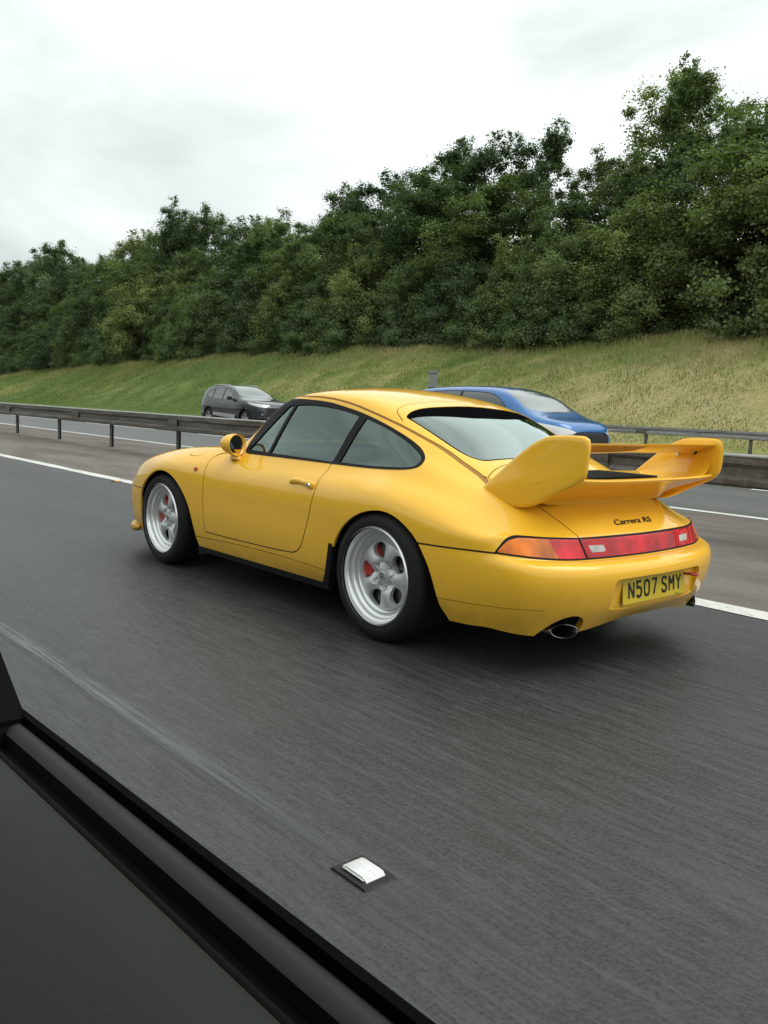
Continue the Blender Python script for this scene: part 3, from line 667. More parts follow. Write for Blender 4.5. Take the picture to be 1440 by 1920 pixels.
# rain gutter: a slim ledge above the side windows running down the rear pillar
GUT = smooth_poly([(.86, .872), (.93, 1.012), (1.03, 1.118), (1.12, 1.165), (1.33, 1.172), (1.535, 1.162), (1.70, 1.138), (1.81, 1.115), (1.990, 1.072), (2.158, 1.024), (2.348, .955), (2.507, .886), (2.627, .835), (2.70, .80)], 5, False)
line(GUT, XZ, .0050, side, lab=15)
# panels between the shut lines
dp = list(map(tuple, DOOR))+[(1.742, .95), (.80, .95)]
S.region(poly_field(dp, XZ, cond=side), 10, [0])
S.region(poly_field([(-1.1, .05), (-1.1, .4975), (-.22, .4975), (-.22, .05)], XZ), 12, [0])
S.region(lambda V: np.maximum(np.maximum(2.5-V[:, 0], V[:, 2]-.5365), -1.0), 11, [0])
S.region(poly_field([(2.618, -.01), (2.62, .30), (2.64, .43), (2.66, .5), (2.75, .508), (2.80, .495), (2.90, .482), (2.937, .477), (3.020, .466), (3.090, .454), (3.16, .446), (3.30, .44), (3.30, -.01)], xabsy, cond=lambda V: V[:, 2] > .59), 13, [0])

# move the number plate recess in
def get(labels, sgn=0):
    v, n_, t = S.take(labels)
    if sgn:
        c = v[t].mean(1)[:, 1]*sgn > 0; t = t[c]; u, inv = np.unique(t, return_inverse=True); v, n_, t = v[u], n_[u], inv.reshape(-1, 3)
    return v, n_, t
body = part_from(*get([0]), 'body_shell', Y_PAINT, coupe, rim=.014)
for s_ in (-1, 1): part_from(*get([10], s_), 'door', Y_PAINT, coupe, rim=.012)
part_from(*get([11]), 'rear_bumper', Y_PAINT, coupe, rim=.03)
part_from(*get([12]), 'front_bumper', Y_PAINT, coupe, rim=.012)
lid = part_from(*get([13]), 'engine_lid', Y_PAINT, coupe, rim=.012)
for pc in islands(*get([9])): part_from(*pc, 'shut_line', GAP, coupe, offset=-.0025)
for pc in islands(*get([15])): part_from(*pc, 'rain_gutter', GUTTER, coupe, offset=-.003)
v, n_, t = get([30]); X0 = 3.243+.10*(v[:, 2]-.29)
edge = np.clip((v[:, 2]-.290)/.02, 0, 1)
v2 = v.copy(); v2[:, 0] = v[:, 0]*(1-edge)+np.minimum(v[:, 0], X0)*edge; n2 = n_*0+np.array([1, 0, -.1]); n2 /= np.linalg.norm(n2[0])
meshobj('plate_recess', v2, t, Y_PAINT, coupe, normals=n2*edge[:, None]+n_*(1-edge[:, None]))
# windows
for s_ in (-1, 1):
    fr = part_from(*get([2], s_), 'window_frame', BLACK_TRIM, coupe, offset=.002, rim=.012)
    part_from(*get([3], s_), 'window', GLASS, coupe, offset=-.004)
    part_from(*get([4], s_), 'vent_window', GLASS, coupe, offset=-.004)
    part_from(*get([5], s_), 'quarter_window', GLASS, coupe, offset=-.004)
part_from(*get([6]), 'windscreen', GLASS, coupe, offset=-.003)
rwf = part_from(*get([7]), 'rear_window_border_shade', FRIT_SHADE, coupe, offset=-.003)
part_from(*get([8]), 'rear_window', REAR_GLASS, coupe, offset=-.003)
# lamps
part_from(*get([20]), 'lamp_seal', BLACK_TRIM, coupe, offset=.0015, rim=.01)
for s_ in (-1, 1):
    tl = part_from(*get([21], s_), 'tail_lamp', REDL, coupe, offset=.003, rim=.006)
    part_from(*get([22], s_), 'indicator_lens', AMBER, tl, offset=.003, rim=.006)
cs = part_from(*get([23]), 'centre_reflector', DARKRED, coupe, offset=.003, rim=.006)
for s_ in (-1, 1): part_from(*get([24], s_), 'reverse_lamp', CLEARL, cs, offset=.0035, rim=.004)
for s_ in (-1, 1):
    part_from(*get([31], s_), 'headlamp', CLEARL, coupe, offset=.002, rim=.01)
    part_from(*get([32], s_), 'front_indicator', ORANGE, coupe, offset=.003, rim=.006)
    MB().box((.472, -.008, -.013), (.506, .008, .014)).build('side_marker', ORANGE, coupe, smooth=True, bevel=.005).location = (0.003, s_*.826, .691)

base_bvh = BVHTree.FromPolygons(V.tolist(), T.tolist())
def on_body(p, d):
    h = base_bvh.ray_cast(Vector(p), Vector(d)); return h[0], h[1]

# wheel arch liners, floor pan
for xc, poly, nm in ((0.0, ARCH_F, 'f'), (2.272, ARCH_R, 'r')):
    for s_ in (-1, 1):
        P = np.array([p_ for p_ in poly if p_[1] > .185]); m = MB(); yo = .80; yi = .50; n0 = len(P)
        k = len(P); vv = []
        for (x, z) in P:
            h, nn0 = on_body((x, s_*1.5, z), (0, -s_, 0)); yy = abs(h.y) if h is not None else .79
            vv.append((x, s_*(yy-.012), z))
        vv += [(x, s_*yi, z) for x, z in P]
        m.add(vv, [(i, i+1, k+i+1, k+i) for i in range(k-1)]+[list(range(k, 2*k))])
        m.build('wheel_arch_liner', UNDER, coupe)
m = MB(); m.box((-.72, -.48, .16), (-.36, .48, .30)); m.box((-.36, -.49, .15), (.52, .49, .34)); m.box((.52, -.76, .16), (1.88, .76, .24)); m.box((1.88, -.49, .15), (2.76, .49, .4)); m.box((2.76, -.56, .25), (2.98, .56, .34)); m.box((3.05, -.42, .24), (3.18, .42, .34))
m.build('underbody', UNDER, coupe)
for s_ in (-1, 1):
    y0, y1 = (s_*.80, s_*.74) if s_ > 0 else (s_*.80, s_*.74)
    MB().prism([(.50, .172), (1.86, .172), (1.90, .18), (1.86, .205), (.50, .20)], 1, s_*.74, s_*.806).build('side_skirt', BLACK_TRIM, coupe, smooth=True)
    MB().prism([(1.872, .195), (1.925, .195), (1.950, .41), (1.940, .43), (1.918, .43), (1.893, .26)], 1, s_*.74, s_*.858).build('stone_guard', BLACK_TRIM, coupe, smooth=True)
    MB().prism([(.50, .145), (.60, .165), (.60, .19), (.50, .19)], 1, s_*.66, s_*.80).build('mud_flap', BLACK_TRIM, coupe)
# front lip
pts = [(-.86, 0, .165), (-.85, .2, .165), (-.81, .42, .165), (-.735, .575, .170), (-.65, .672, .180), (-.54, .735, .190), (-.42, .77, .198)]
full = [(x, -y, z) for x, y, z in pts[::-1]]+pts[1:]
MB().tube(full, [.008, .040, .048, .044, .036, .034, .034, .034, .036, .044, .048, .040, .008], 12, sc=1.0).build('front_lip', Y_PAINT, coupe, smooth=True, angle=80)

# cabin
m = MB(); m.box((.62, -.64, .26), (2.5, .64, .30)); m.box((2.05, -.60, .26), (2.50, .60, .72)); m.build('cabin_floor', TUB, coupe)
MB().prism([(.60, .50), (.60, .84), (.80, .845), (.98, .80), (1.0, .70), (.90, .50)], 1, -.63, .63).build('dashboard', TUB, coupe, smooth=True, bevel=.01)
MB().prism([(2.30, .70), (2.55, .70), (2.56, .80), (2.32, .80)], 1, -.52, .52).build('parcel_shelf', TUB, coupe)
def seat(y):
    s = empty('seat_'); bpy.data.objects.remove(s)
    def blob(rows, name, par):
        v = []; f = []
        for (x, z, w, d) in rows:       # centre, half width, half depth: rounded section
            for a in range(16):
                t = 2*math.pi*a/16; c_, q_ = math.cos(t), math.sin(t)
                v.append((x+d*np.sign(q_)*abs(q_)**.6, y+w*np.sign(c_)*abs(c_)**.6, z))
        for i in range(len(rows)-1):
            for a in range(16): f.append((i*16+a, i*16+(a+1) % 16, (i+1)*16+(a+1) % 16, (i+1)*16+a))
        f += [list(range(16)), list(range((len(rows)-1)*16, len(rows)*16))]
        return MB().add(v, f).build(name, SEAT, par, smooth=True, angle=60)
    b = blob([(1.62, .36, .22, .04), (1.66, .45, .25, .06), (1.72, .60, .26, .06), (1.78, .75, .25, .055), (1.83, .86, .20, .05), (1.855, .92, .13, .045), (1.875, .99, .12, .042), (1.885, 1.03, .09, .03)], 'seat_back', coupe)
    blob([(1.40, .32, .22, .24), (1.40, .38, .25, .26), (1.41, .43, .25, .26), (1.42, .46, .22, .23)], 'seat_cushion', coupe)
for y in (-.34, .34): seat(y)
sw = MB()
cpt = Vector((1.08, -.34, .80)); ax = Vector((1, 0, .45)).normalized(); u = Vector((0, 1, 0)); w_ = ax.cross(u)
sw.tube([cpt+u*math.cos(a)*.18+w_*math.sin(a)*.18 for a in np.linspace(0, 2*math.pi, 33)], .014, 8)
for a in (.2, 2.94, 4.71): sw.tube([cpt, cpt+u*math.cos(a)*.18+w_*math.sin(a)*.18], .013, 6)
sw.build('steering_wheel', BLACK_TRIM, coupe, smooth=True)
# the driver, seen as a shape behind the glass
# wheels
def wheel_parts(width, rt, hole_phase):
    """returns meshes for a wheel with the outer side towards -y, the rim lip plane at y = 0"""
    out = {}
    W = width
    tp = [(.236, -.008), (.243, .002), (.258, .007), (.279, .004), (.296, -.006), (rt-.011, -.018), (rt-.003, -.032), (rt, -.05)]
    groove = []
    for i in range(5):
        c = -.062-(W-.124)*(i+.5)/5
        groove += [(rt, c+.008), (rt-.006, c+.005), (rt-.006, c-.005), (rt, c-.008)] if i in (1, 3) else [(rt, c)]
    tp2 = [(r, -W-o) for r, o in tp][::-1]
    out['tyre'] = MB().lathe([(r, -o) for r, o in tp+groove+tp2+[(.2355, -W+.02), (.2355, -.02)]], n=72, closed=True)
    rp = [(.2355, .010), (.2415, .003), (.2425, -.002), (.240, -.007), (.2345, -.009), (.2315, -.004), (.2285, -.004), (.226, -.010), (.2235, -.024), (.217, -.030), (.2125, -.032), (.2105, -.040), (.207, -.052), (.196, -.058), (.188, -.059), (.185, -.066), (.180, -.070), (.1745, -.071), (.172, -.075)]
    out['rim'] = MB().lathe([(r, -o) for r, o in rp]+[(.172, .12), (.21, W-.02), (.238, W)], n=96)
    return out
def spoke_face(phase, lugphase):
    nr, na = 30, 200
    r = np.linspace(.020, .1735, nr); a = np.linspace(0, 2*math.pi, na, endpoint=False)
    R, A = np.meshgrid(r, a, indexing='ij')
    def depth(R, A):
        c5 = np.cos(5*(A-lugphase))          # 1 along the spokes
        t = np.clip((R-.045)/.13, 0, 1); sp = .5+.5*c5
        y = -.058+.016*np.sin(math.pi*t**.8)*sp-.013*np.sin(math.pi*np.clip((R-.05)/.115, 0, 1))*(1-sp)**1.5
        y -= .014*np.clip((.040-R)/.02, -1, 1)*0
        y -= .018*np.exp(-((R-.060)/.016)**2)*(.35+.65*(1-sp))
        y -= .016*np.clip((R-.158)/.016, 0, 1)**2
        for k in range(5):
            la = lugphase+k*2*math.pi/5; dx = R*np.cos(A)-.064*math.cos(la); dz = R*np.sin(A)-.064*math.sin(la)
            y = y-.022*np.exp(-((dx*dx+dz*dz)/.0125**2)**2)
        return -y
    def pts(R, A): return np.stack([R*np.cos(A), depth(R, A), R*np.sin(A)], -1)
    e = 1e-4; Pm = pts(R, A); du = (pts(R+e, A)-pts(R-e, A)); dv = (pts(R, A+e)-pts(R, A-e)); nn = np.cross(du, dv); nn /= np.linalg.norm(nn, axis=-1)[..., None]
    nn *= np.where(nn[..., 1:2] > 0, -1, 1)
    idx = np.arange(nr*na).reshape(nr, na); q = []
    a0, b0 = idx[:-1], np.roll(idx, -1, 1)[:-1]; c0, d0 = np.roll(idx, -1, 1)[1:], idx[1:]
    t = np.concatenate([np.stack([a0, b0, c0], -1).reshape(-1, 3), np.stack([a0, c0, d0], -1).reshape(-1, 3)])
    # orient towards -y
    tn = np.cross(Pm.reshape(-1, 3)[t[0, 1]]-Pm.reshape(-1, 3)[t[0, 0]], Pm.reshape(-1, 3)[t[0, 2]]-Pm.reshape(-1, 3)[t[0, 0]])
    if tn[1] > 0: t = t[:, ::-1]
    K = Skin(Pm.reshape(-1, 3), nn.reshape(-1, 3), t)
    for k in range(5):
        ha = phase+k*2*math.pi/5; cx, cz = .122*math.cos(ha), .124*math.sin(ha); er = (math.cos(ha), math.sin(ha)); et = (-er[1], er[0])
        tt = np.linspace(0, 2*math.pi, 36, endpoint=False)
        rad = .040*np.cos(tt); tan = .044*np.sin(tt)*(1+.22*np.cos(tt))
        K.region(poly_field(np.stack([cx+rad*er[0]+tan*et[0], cz+rad*er[1]+tan*et[1]], 1), XZ), 1)
    return K.take([0])
def add_wheel(x, y, z, out, width, rt, phase, cal_ang):
    w = bpy.data.objects.new('wheel', None); link(w, coupe); w.location = (x, y*1.0, z); w.rotation_euler = (0, 0, 0 if out < 0 else math.pi)
    p = wheel_parts(width, rt, phase)
    p['tyre'].build('tyre', RUBBER, w, smooth=True, angle=35); p['rim'].build('rim', SILVER, w, smooth=True, angle=50)
    part_from(*spoke_face(phase, phase+math.pi/5), 'spokes', ALLOY, w, rim=.022, rim_dir=(0, 1, 0))
    MB().lathe([(.0, .049), (.018, .0485), (.0225, .051), (.0235, .056), (.024, .07)], n=32).build('hub_cap', ALLOY, w, smooth=True)
    hb = MB()
    for k, rr in enumerate((.006, .012)): hb.lathe([(rr, .0482), (rr+.0018, .0476), (rr+.0036, .0482)], n=24)
    hb.build('hub_emblem', BLACK_TRIM, w, smooth=True)
    MB().lathe([(.165, .125), (.165, .095), (.07, .095), (.07, .085), (.0, .085)], n=48).build('brake_disc', DISC, w, smooth=True, angle=30)
    m = MB()
    n = 10
    for i in range(n+1):
        a = cal_ang-.62+1.24*i/n
        for rr, yy in ((.098, .078), (.166, .078), (.166, .13), (.098, .13)): m.v.append((rr*math.cos(a), yy, rr*math.sin(a)))
    for i in range(n):
        for k in range(4): m.f.append([i*4+k, i*4+(k+1) % 4, (i+1)*4+(k+1) % 4, (i+1)*4+k])
    m.f += [[0, 1, 2, 3], [n*4+3, n*4+2, n*4+1, n*4]]
    m.build('brake_caliper', RED, w, smooth=True, bevel=.003)
    MB().lathe([(.0, .15), (.20, .15), (.20, .16), (0, .16)], n=32).build('brake_backplate', UNDER, w)
R_ = math.radians
add_wheel(0, -.812, .315, -1, .225, .3155, R_(90-50), R_(160)); add_wheel(0, .812, .315, 1, .225, .3155, R_(30), R_(20))
add_wheel(2.272, -.850, .3195, -1, .262, .3205, R_(104), R_(155)); add_wheel(2.272, .850, .3195, 1, .262, .3205, R_(10), R_(25))

# ---- rear wing: tray, end plates, blade
def loft(rows, closed=True):
    v = []; f = []; n = len(rows[0])
    for r in rows: v += list(r)
    for i in range(len(rows)-1):
        for k in range(n if closed else n-1): f.append((i*n+k, i*n+(k+1) % n, (i+1)*n+(k+1) % n, (i+1)*n+k))
    return v, f
def subd_build(v, f, name, m, lev=2, parent=coupe, crease=None):
    # smooth by Catmull-Clark
    me = bpy.data.meshes.new(name); me.from_pydata([tuple(p) for p in v], [], f); me.update()
    o = bpy.data.objects.new(name, me); COL.objects.link(o); md = o.modifiers.new('s', 'SUBSURF'); md.levels = md.render_levels = lev
    bpy.context.view_layer.update(); me2 = bpy.data.meshes.new_from_object(o.evaluated_get(bpy.context.evaluated_depsgraph_get()))
    bpy.data.objects.remove(o); me2.name = name
    import bmesh
    b = bmesh.new(); b.from_mesh(me2); bmesh.ops.recalc_face_normals(b, faces=b.faces); b.to_mesh(me2); b.free()
    me2.polygons.foreach_set('use_smooth', [True]*len(me2.polygons)); me2.materials.clear(); me2.materials.append(m)
    return link(bpy.data.objects.new(name, me2), parent)
# tray: sections across the car (y), profile in x-z
def tray_section(y):
    a = abs(y)/.56; up = .012*a**4; b_ = min(1, max(0, (a-.62)/.3))
    base = .745+.02*0
    pr = [(3.200, .836+up), (3.212, .847+up), (3.198, .858+up), (3.165, .853+up*.8), (3.08, .840+b_*.012), (2.90, .836+b_*.018), (2.72, .840+b_*.014), (2.66, .845), (2.64, .82), (2.70, .785), (2.82, .765), (2.93, .738), (2.975, .717), (2.99, .722), (3.00, .742), (3.06, .775), (3.13, .808)]
    # towards the sides the tray foot sweeps forward and its side closes
    o = []
    for x, z in pr:
        if a > .82 and z < .84: z = z+(.84-z)*((a-.82)/.18)*.35; 
        if x < 2.85: x = x+(2.85-x)*.75*max(0, (a-.72)/.28)
        o.append((x-.03*a**3*(z < .80), y, z))
    return o
ys = [-.56, -.553, -.53, -.48, -.40, -.25, 0, .25, .40, .48, .53, .553, .56]
rows = [tray_section(y) for y in ys]
v, f = loft(rows); k = len(rows[0]); f += [list(range(k)), list(range((len(rows)-1)*k, len(rows)*k))]
subd_build(v, f, 'wing_tray', Y_PAINT, 2)
# grille in the tray
gr = bpy.data.objects.new('engine_grille', None); link(gr, coupe)
MB().box((2.68, -.31, .828), (3.06, .31, .8415)).build('grille_tray', UNDER, gr)
for i in range(23):
    x = 2.69+i*.0160
    if i == 0: sl = MB().box((-.003, -.305, 0), (.004, .305, .009)).build('slat', BLACK_TRIM, gr); s0 = sl
    else: sl = bpy.data.objects.new('slat', s0.data); link(sl, gr)
    sl.location = (x, 0, .8405)
# end plates
EP = [(2.690, .752), (2.695, .784), (2.755, .838), (2.852, .922), (2.935, .986), (2.995, 1.020), (3.058, 1.038), (3.19, 1.043), (3.228, 1.036), (3.243, 1.015), (3.245, .96), (3.240, .90), (3.228, .865), (3.190, .832), (3.10, .788), (3.01, .742), (2.955, .721), (2.89, .713), (2.79, .721), (2.715, .734)]
EPs = smooth_poly(EP, 4)
def endplate(s):
    c = EPs.mean(0); rings = []
    def ring(scale, yfn): return [(c[0]+(x-c[0])*scale, s*yfn(x, z), c[1]+(z-c[1])*scale) for x, z in EPs]
    def yo(x, z):       # outer face flares outwards low at the front
        t = np.clip((z-.72)/.30, 0, 1); fr = np.clip((3.05-x)/.3, 0, 1); return .584-.012*t+.012*fr*(1-t)
    def yi(x, z):
        return .540+.004*np.clip((z-.72)/.3, 0, 1)
    rings = [ring(.35, lambda x, z: yi(x, z)), ring(.90, lambda x, z: yi(x, z)), ring(.965, lambda x, z: yi(x, z)+.004), ring(.995, lambda x, z: yi(x, z)+.014), ring(1.0, lambda x, z: yo(x, z)-.016), ring(.99, lambda x, z: yo(x, z)-.005), ring(.95, lambda x, z: yo(x, z)+.001), ring(.85, lambda x, z: yo(x, z)+.003), ring(.35, lambda x, z: yo(x, z)+.006)]
    v, f = loft(rings); k = len(EPs); f += [list(range(k)), list(range(8*k, 9*k))]
    e = MB().add(v, f).build('wing_end_plate', Y_PAINT, coupe, smooth=True, angle=50)
    # inner fillet between plate and tray
    vv = []
    for x in np.linspace(2.80, 3.195, 14):
        for a in np.linspace(0, math.pi/2, 7):
            rr = .004+.085*min(1, max(0, (x-2.80)/.2))**.8; fz = .846+.012*max(0, (x-3.05)/.15); vv.append((x, s*(.543-rr+rr*math.sin(a)), fz+rr-rr*math.cos(a)))
    g = [(i*7+k, i*7+k+1, (i+1)*7+k+1, (i+1)*7+k) for i in range(13) for k in range(6)]
    MB().add(vv, g).build('wing_fillet', Y_PAINT, e, smooth=True, fix=False)
    for bx, bz in ((3.016, .955), (3.103, .972)):
        MB().lathe([(.0, -.012), (.009, -.012), (.011, -.006), (.011, .002)], (bx, 0, bz), n=16).build('bolt', CHROME, e, smooth=True).location = (0, s*.538, 0)
    MB().lathe([(.0, -.010), (.014, -.010), (.016, 0)], (3.103, 0, .972), n=16).build('bolt_washer', BLACK_TRIM, e).location = (0, s*.540, 0)
for s_ in (-1, 1): endplate(s_)
# blade
rows = []
for y in (-.542, -.52, -.3, 0, .3, .52, .542):
    pr = []
    for t, th in ((0, 0), (.02, .5), (.08, .85), (.3, 1.1), (.6, .8), (.9, .35), (1, .12)): pr.append((t, th*.011))
    for t, th in ((1, -.12), (.9, -.35), (.6, -.7), (.3, -.85), (.08, -.7), (.02, -.4)): pr.append((t, th*.011))
    rows.append([(3.025+t*.190, y, .968+t*.044+h-.010*math.sin(math.pi*t)) for t, h in pr])
v, f = loft(rows); k = len(rows[0]); f += [list(range(k)), list(range((len(rows)-1)*k, len(rows)*k))]
MB().add(v, f).build('wing_blade', Y_PAINT, coupe, smooth=True, angle=50)

# ---- mirror, handle, exhaust, tow hook, plate, badge
def mirror(s):
    m = bpy.data.objects.new('door_mirror', None); link(m, coupe)
    c = Vector((.855, s*.775, .868)); fx = Vector((1, -s*.30, .02)).normalized(); up = Vector((0, 0, 1)); lat = up.cross(fx).normalized(); up = fx.cross(lat)
    rr = []
    for d, sc, dz in ((.030, .92, 0), (.032, .985, 0), (.024, 1.0, 0), (.0, .985, .0), (-.03, .90, .002), (-.058, .72, .004), (-.078, .48, .006), (-.088, .2, .006)):
        rr.append([c+fx*d+lat*math.cos(a)*.076*sc+up*(math.sin(a)*.066*sc+dz) for a in np.linspace(0, 2*math.pi, 32, endpoint=False)])
    rr.insert(0, [c+fx*.018+lat*math.cos(a)*.076*.80+up*math.sin(a)*.066*.82 for a in np.linspace(0, 2*math.pi, 32, endpoint=False)])
    v, f = loft(rr); f.append(list(range(8*32, 9*32)))
    MB().add(v, f).build('mirror_housing', Y_PAINT, m, smooth=True, angle=60)
    g = [c+fx*.020+lat*math.cos(a)*.076*.83+up*math.sin(a)*.066*.85 for a in np.linspace(0, 2*math.pi, 32, endpoint=False)]
    MB().add(g, [list(range(32))]).build('mirror_glass', mat('mirror glass', (.55, .6, .6), .03, 1), m)
    st = []
    for z, w, d, ox in ((.780, .040, .050, -.01), (.792, .034, .044, -.008), (.806, .026, .034, -.004), (.822, .030, .036, 0), (.84, .04, .045, 0)):
        st.append([(.845+ox+d*math.cos(a), s*(.745+(z-.78)*.25)+w*math.sin(a), z) for a in np.linspace(0, 2*math.pi, 20, endpoint=False)])
    v, f = loft(st); MB().add(v, f).build('mirror_stalk', Y_PAINT, m, smooth=True)
for s_ in (-1, 1): mirror(s_)
def handle(s):
    P = [(1.503, .7045, .009), (1.53, .711, .014), (1.56, .716, .016), (1.60, .717, .0145), (1.64, .714, .014), (1.67, .711, .017), (1.70, .708, .021), (1.725, .706, .021), (1.742, .705, .012)]
    v = []; f = []
    for x, z, h in P:
        hp, n_ = on_body((x, s*1.5, z), (0, -s, 0)); y = abs(hp.y); bulge = .020 if 1.52 < x < 1.73 else .006
        for a in np.linspace(0, 2*math.pi, 12, endpoint=False): v.append((x, s*(y+bulge*.55+bulge*.55*math.cos(a)), z+h*math.sin(a)))
    for i in range(len(P)-1):
        for k in range(12): f.append((i*12+k, i*12+(k+1) % 12, (i+1)*12+(k+1) % 12, (i+1)*12+k))
    f += [list(range(12)), list(range((len(P)-1)*12, len(P)*12))]
    h = MB().add(v, f).build('door_handle', Y_PAINT, coupe, smooth=True, angle=60)
    hp, n_ = on_body((1.712, s*1.5, .706), (0, -s, 0))
    lk = MB().lathe([(0, -.004), (.010, -.004), (.0125, 0), (.0125, .012)], n=20).build('door_lock', CHROME, h, smooth=True); lk.location = (1.712, hp.y+s*.024, .706)
    if s > 0: lk.rotation_euler = (0, 0, math.pi)
    # finger recess: a dished oval let into the skin, seen as its rim and bowl
    vv = []; ff = []
    for i, sc in enumerate((1.0, .92, .7, .4, .05)):
        for a in np.linspace(0, 2*math.pi, 28, endpoint=False):
            x, z = 1.605+.062*sc*math.cos(a), .712+.037*sc*math.sin(a)
            hp, n_ = on_body((x, s*1.5, z), (0, -s, 0)); vv.append(hp+n_*(.0012-.0*sc))
    for i in range(4):
        for k in range(28): ff.append((i*28+k, i*28+(k+1) % 28, (i+1)*28+(k+1) % 28, (i+1)*28+k))
    return h
for s_ in (-1, 1): handle(s_)
# oval tail pipes
for s_ in (-1, 1):
    rr = []
    for x, k in ((2.98, .9), (3.08, 1), (3.165, 1), (3.170, .985), (3.170, .94), (3.160, .91), (3.03, .86)):
        rr.append([(x-(.45*.060*math.cos(a)+.006*math.sin(a))*(x > 3.0), s_*(.545+.060*k*math.cos(a)), .211+.029*k*math.sin(a)) for a in np.linspace(0, 2*math.pi, 32, endpoint=False)])
    v, f = loft(rr); f.append(list(range(6*32, 7*32)))
    ex = MB().add(v, f).build('exhaust_tip', mat('exhaust steel', (.30, .30, .30), .22, 1), coupe, smooth=True, angle=40)
    MB().add([p for p in rr[6]], [list(range(32))]).build('pipe_bore', UNDER, ex).location = (.02, 0, 0)
    MB().box((2.82, s_*.46-.10, .25), (2.97, s_*.46+.10, .36)).build('silencer', UNDER, coupe, smooth=True, bevel=.03)
MB().tube([(3.24, .255, .398), (3.285, .255, .402)], .006, 10).tube([Vector((3.304+.020*math.cos(a), .255+.020*math.sin(a)*.9, .405)) for a in np.linspace(0, 2*math.pi, 21)], .006, 8).build('tow_hook', mat('red tow hook', (.35, .01, .015), .35, coat=.5), coupe, smooth=True)
# number plate
pl = bpy.data.objects.new('number_plate', None); link(pl, coupe); PM = Matrix.Translation((3.262, -.004, .306))@Matrix.Rotation(math.radians(-5), 4, 'Y')
pl.matrix_local = PM
MB().box((0, -.26, 0), (.004, .26, .113)).build('plate_panel', PLATE_Y, pl, smooth=True, bevel=.0015)
GLY = {   # strokes in a 0.050 x 0.079 cell
 'N': [[(0, 0), (0, 79)], [(0, 79), (39, 0)], [(39, 0), (39, 79)]],
 '5': [[(36, 79), (3, 79), (1, 44)], [(1, 44), (16, 50), (30, 46), (38, 34), (38, 20), (31, 5), (19, 0), (8, 2), (0, 12)]],
 '0': [[(19, 0), (6, 4), (0, 18), (0, 61), (6, 75), (19, 79), (33, 75), (39, 61), (39, 18), (33, 4), (19, 0)]],
 '7': [[(0, 79), (39, 79), (14, 0)]],
 'S': [[(38, 62), (33, 75), (19, 79), (6, 75), (1, 62), (4, 48), (19, 41), (34, 33), (39, 19), (33, 4), (19, 0), (5, 4), (0, 18)]],
 'M': [[(0, 0), (0, 79)], [(0, 79), (20, 36)], [(20, 36), (40, 79)], [(40, 79), (40, 0)]],
 'Y': [[(0, 79), (19, 38)], [(39, 79), (19, 38)], [(19, 38), (19, 0)]]}
def stroke(m, pts, w, x0, x1):
    for (a, b) in zip(pts[:-1], pts[1:]):
        a = Vector(a); b = Vector(b); d = (b-a).normalized(); n_ = Vector((-d.y, d.x))*w; 
        q_ = [a+n_-d*w*.0, a-n_-d*w*.0, b-n_, b+n_]
        m.prism([(p.x, p.y) for p in q_], 0, x0, x1)
    for p in pts[1:-1]:
        m.prism([(p[0]+w*math.cos(t), p[1]+w*math.sin(t)) for t in np.linspace(0, 2*math.pi, 14, endpoint=False)], 0, x0, x1)
cx = -.219
for ch in 'N507 SMY':
    if ch == ' ': cx += .033-.011; continue
    m = MB()
    for i, s_ in enumerate(GLY[ch]): stroke(m, [(cx+.006+x*.001*.98, .021+.0055+y*.00087) for x, y in s_], .0062, .0041, .0052+.0002*i)
    m.build('plate_letter', INK, pl); cx += .050+.013
MB().box((.0041, .175, .006), (.0048, .205, .0085)).build('plate_print', INK, pl)
# script badge on the engine lid
fc = bpy.data.curves.new('badge', 'FONT'); fc.body = 'Carrera RS'; fc.size = .075; fc.shear = .42; fc.extrude = .0012; fc.offset = .0009; fc.space_character = .98
fo = bpy.data.objects.new('badge', fc); COL.objects.link(fo); bpy.context.view_layer.update()
bm_ = bpy.data.meshes.new_from_object(fo.evaluated_get(bpy.context.evaluated_depsgraph_get())); bpy.data.objects.remove(fo)
xs_ = [w.co.x for w in bm_.vertices]; k_ = .315/(max(xs_)-min(xs_)); x_0 = min(xs_)
for w in bm_.vertices:
    u_, v_ = (w.co.x-x_0)*k_, w.co.y*.72; y_ = -.150+u_
    hp, n_ = on_body((3.128-v_*.74, y_, 1.4), (0, 0, -1)); w.co = hp+n_*(.0015+w.co.z)
bm_.materials.clear(); bm_.materials.append(INK); bm_.name = 'script_badge'; link(bpy.data.objects.new('script_badge', bm_), coupe)
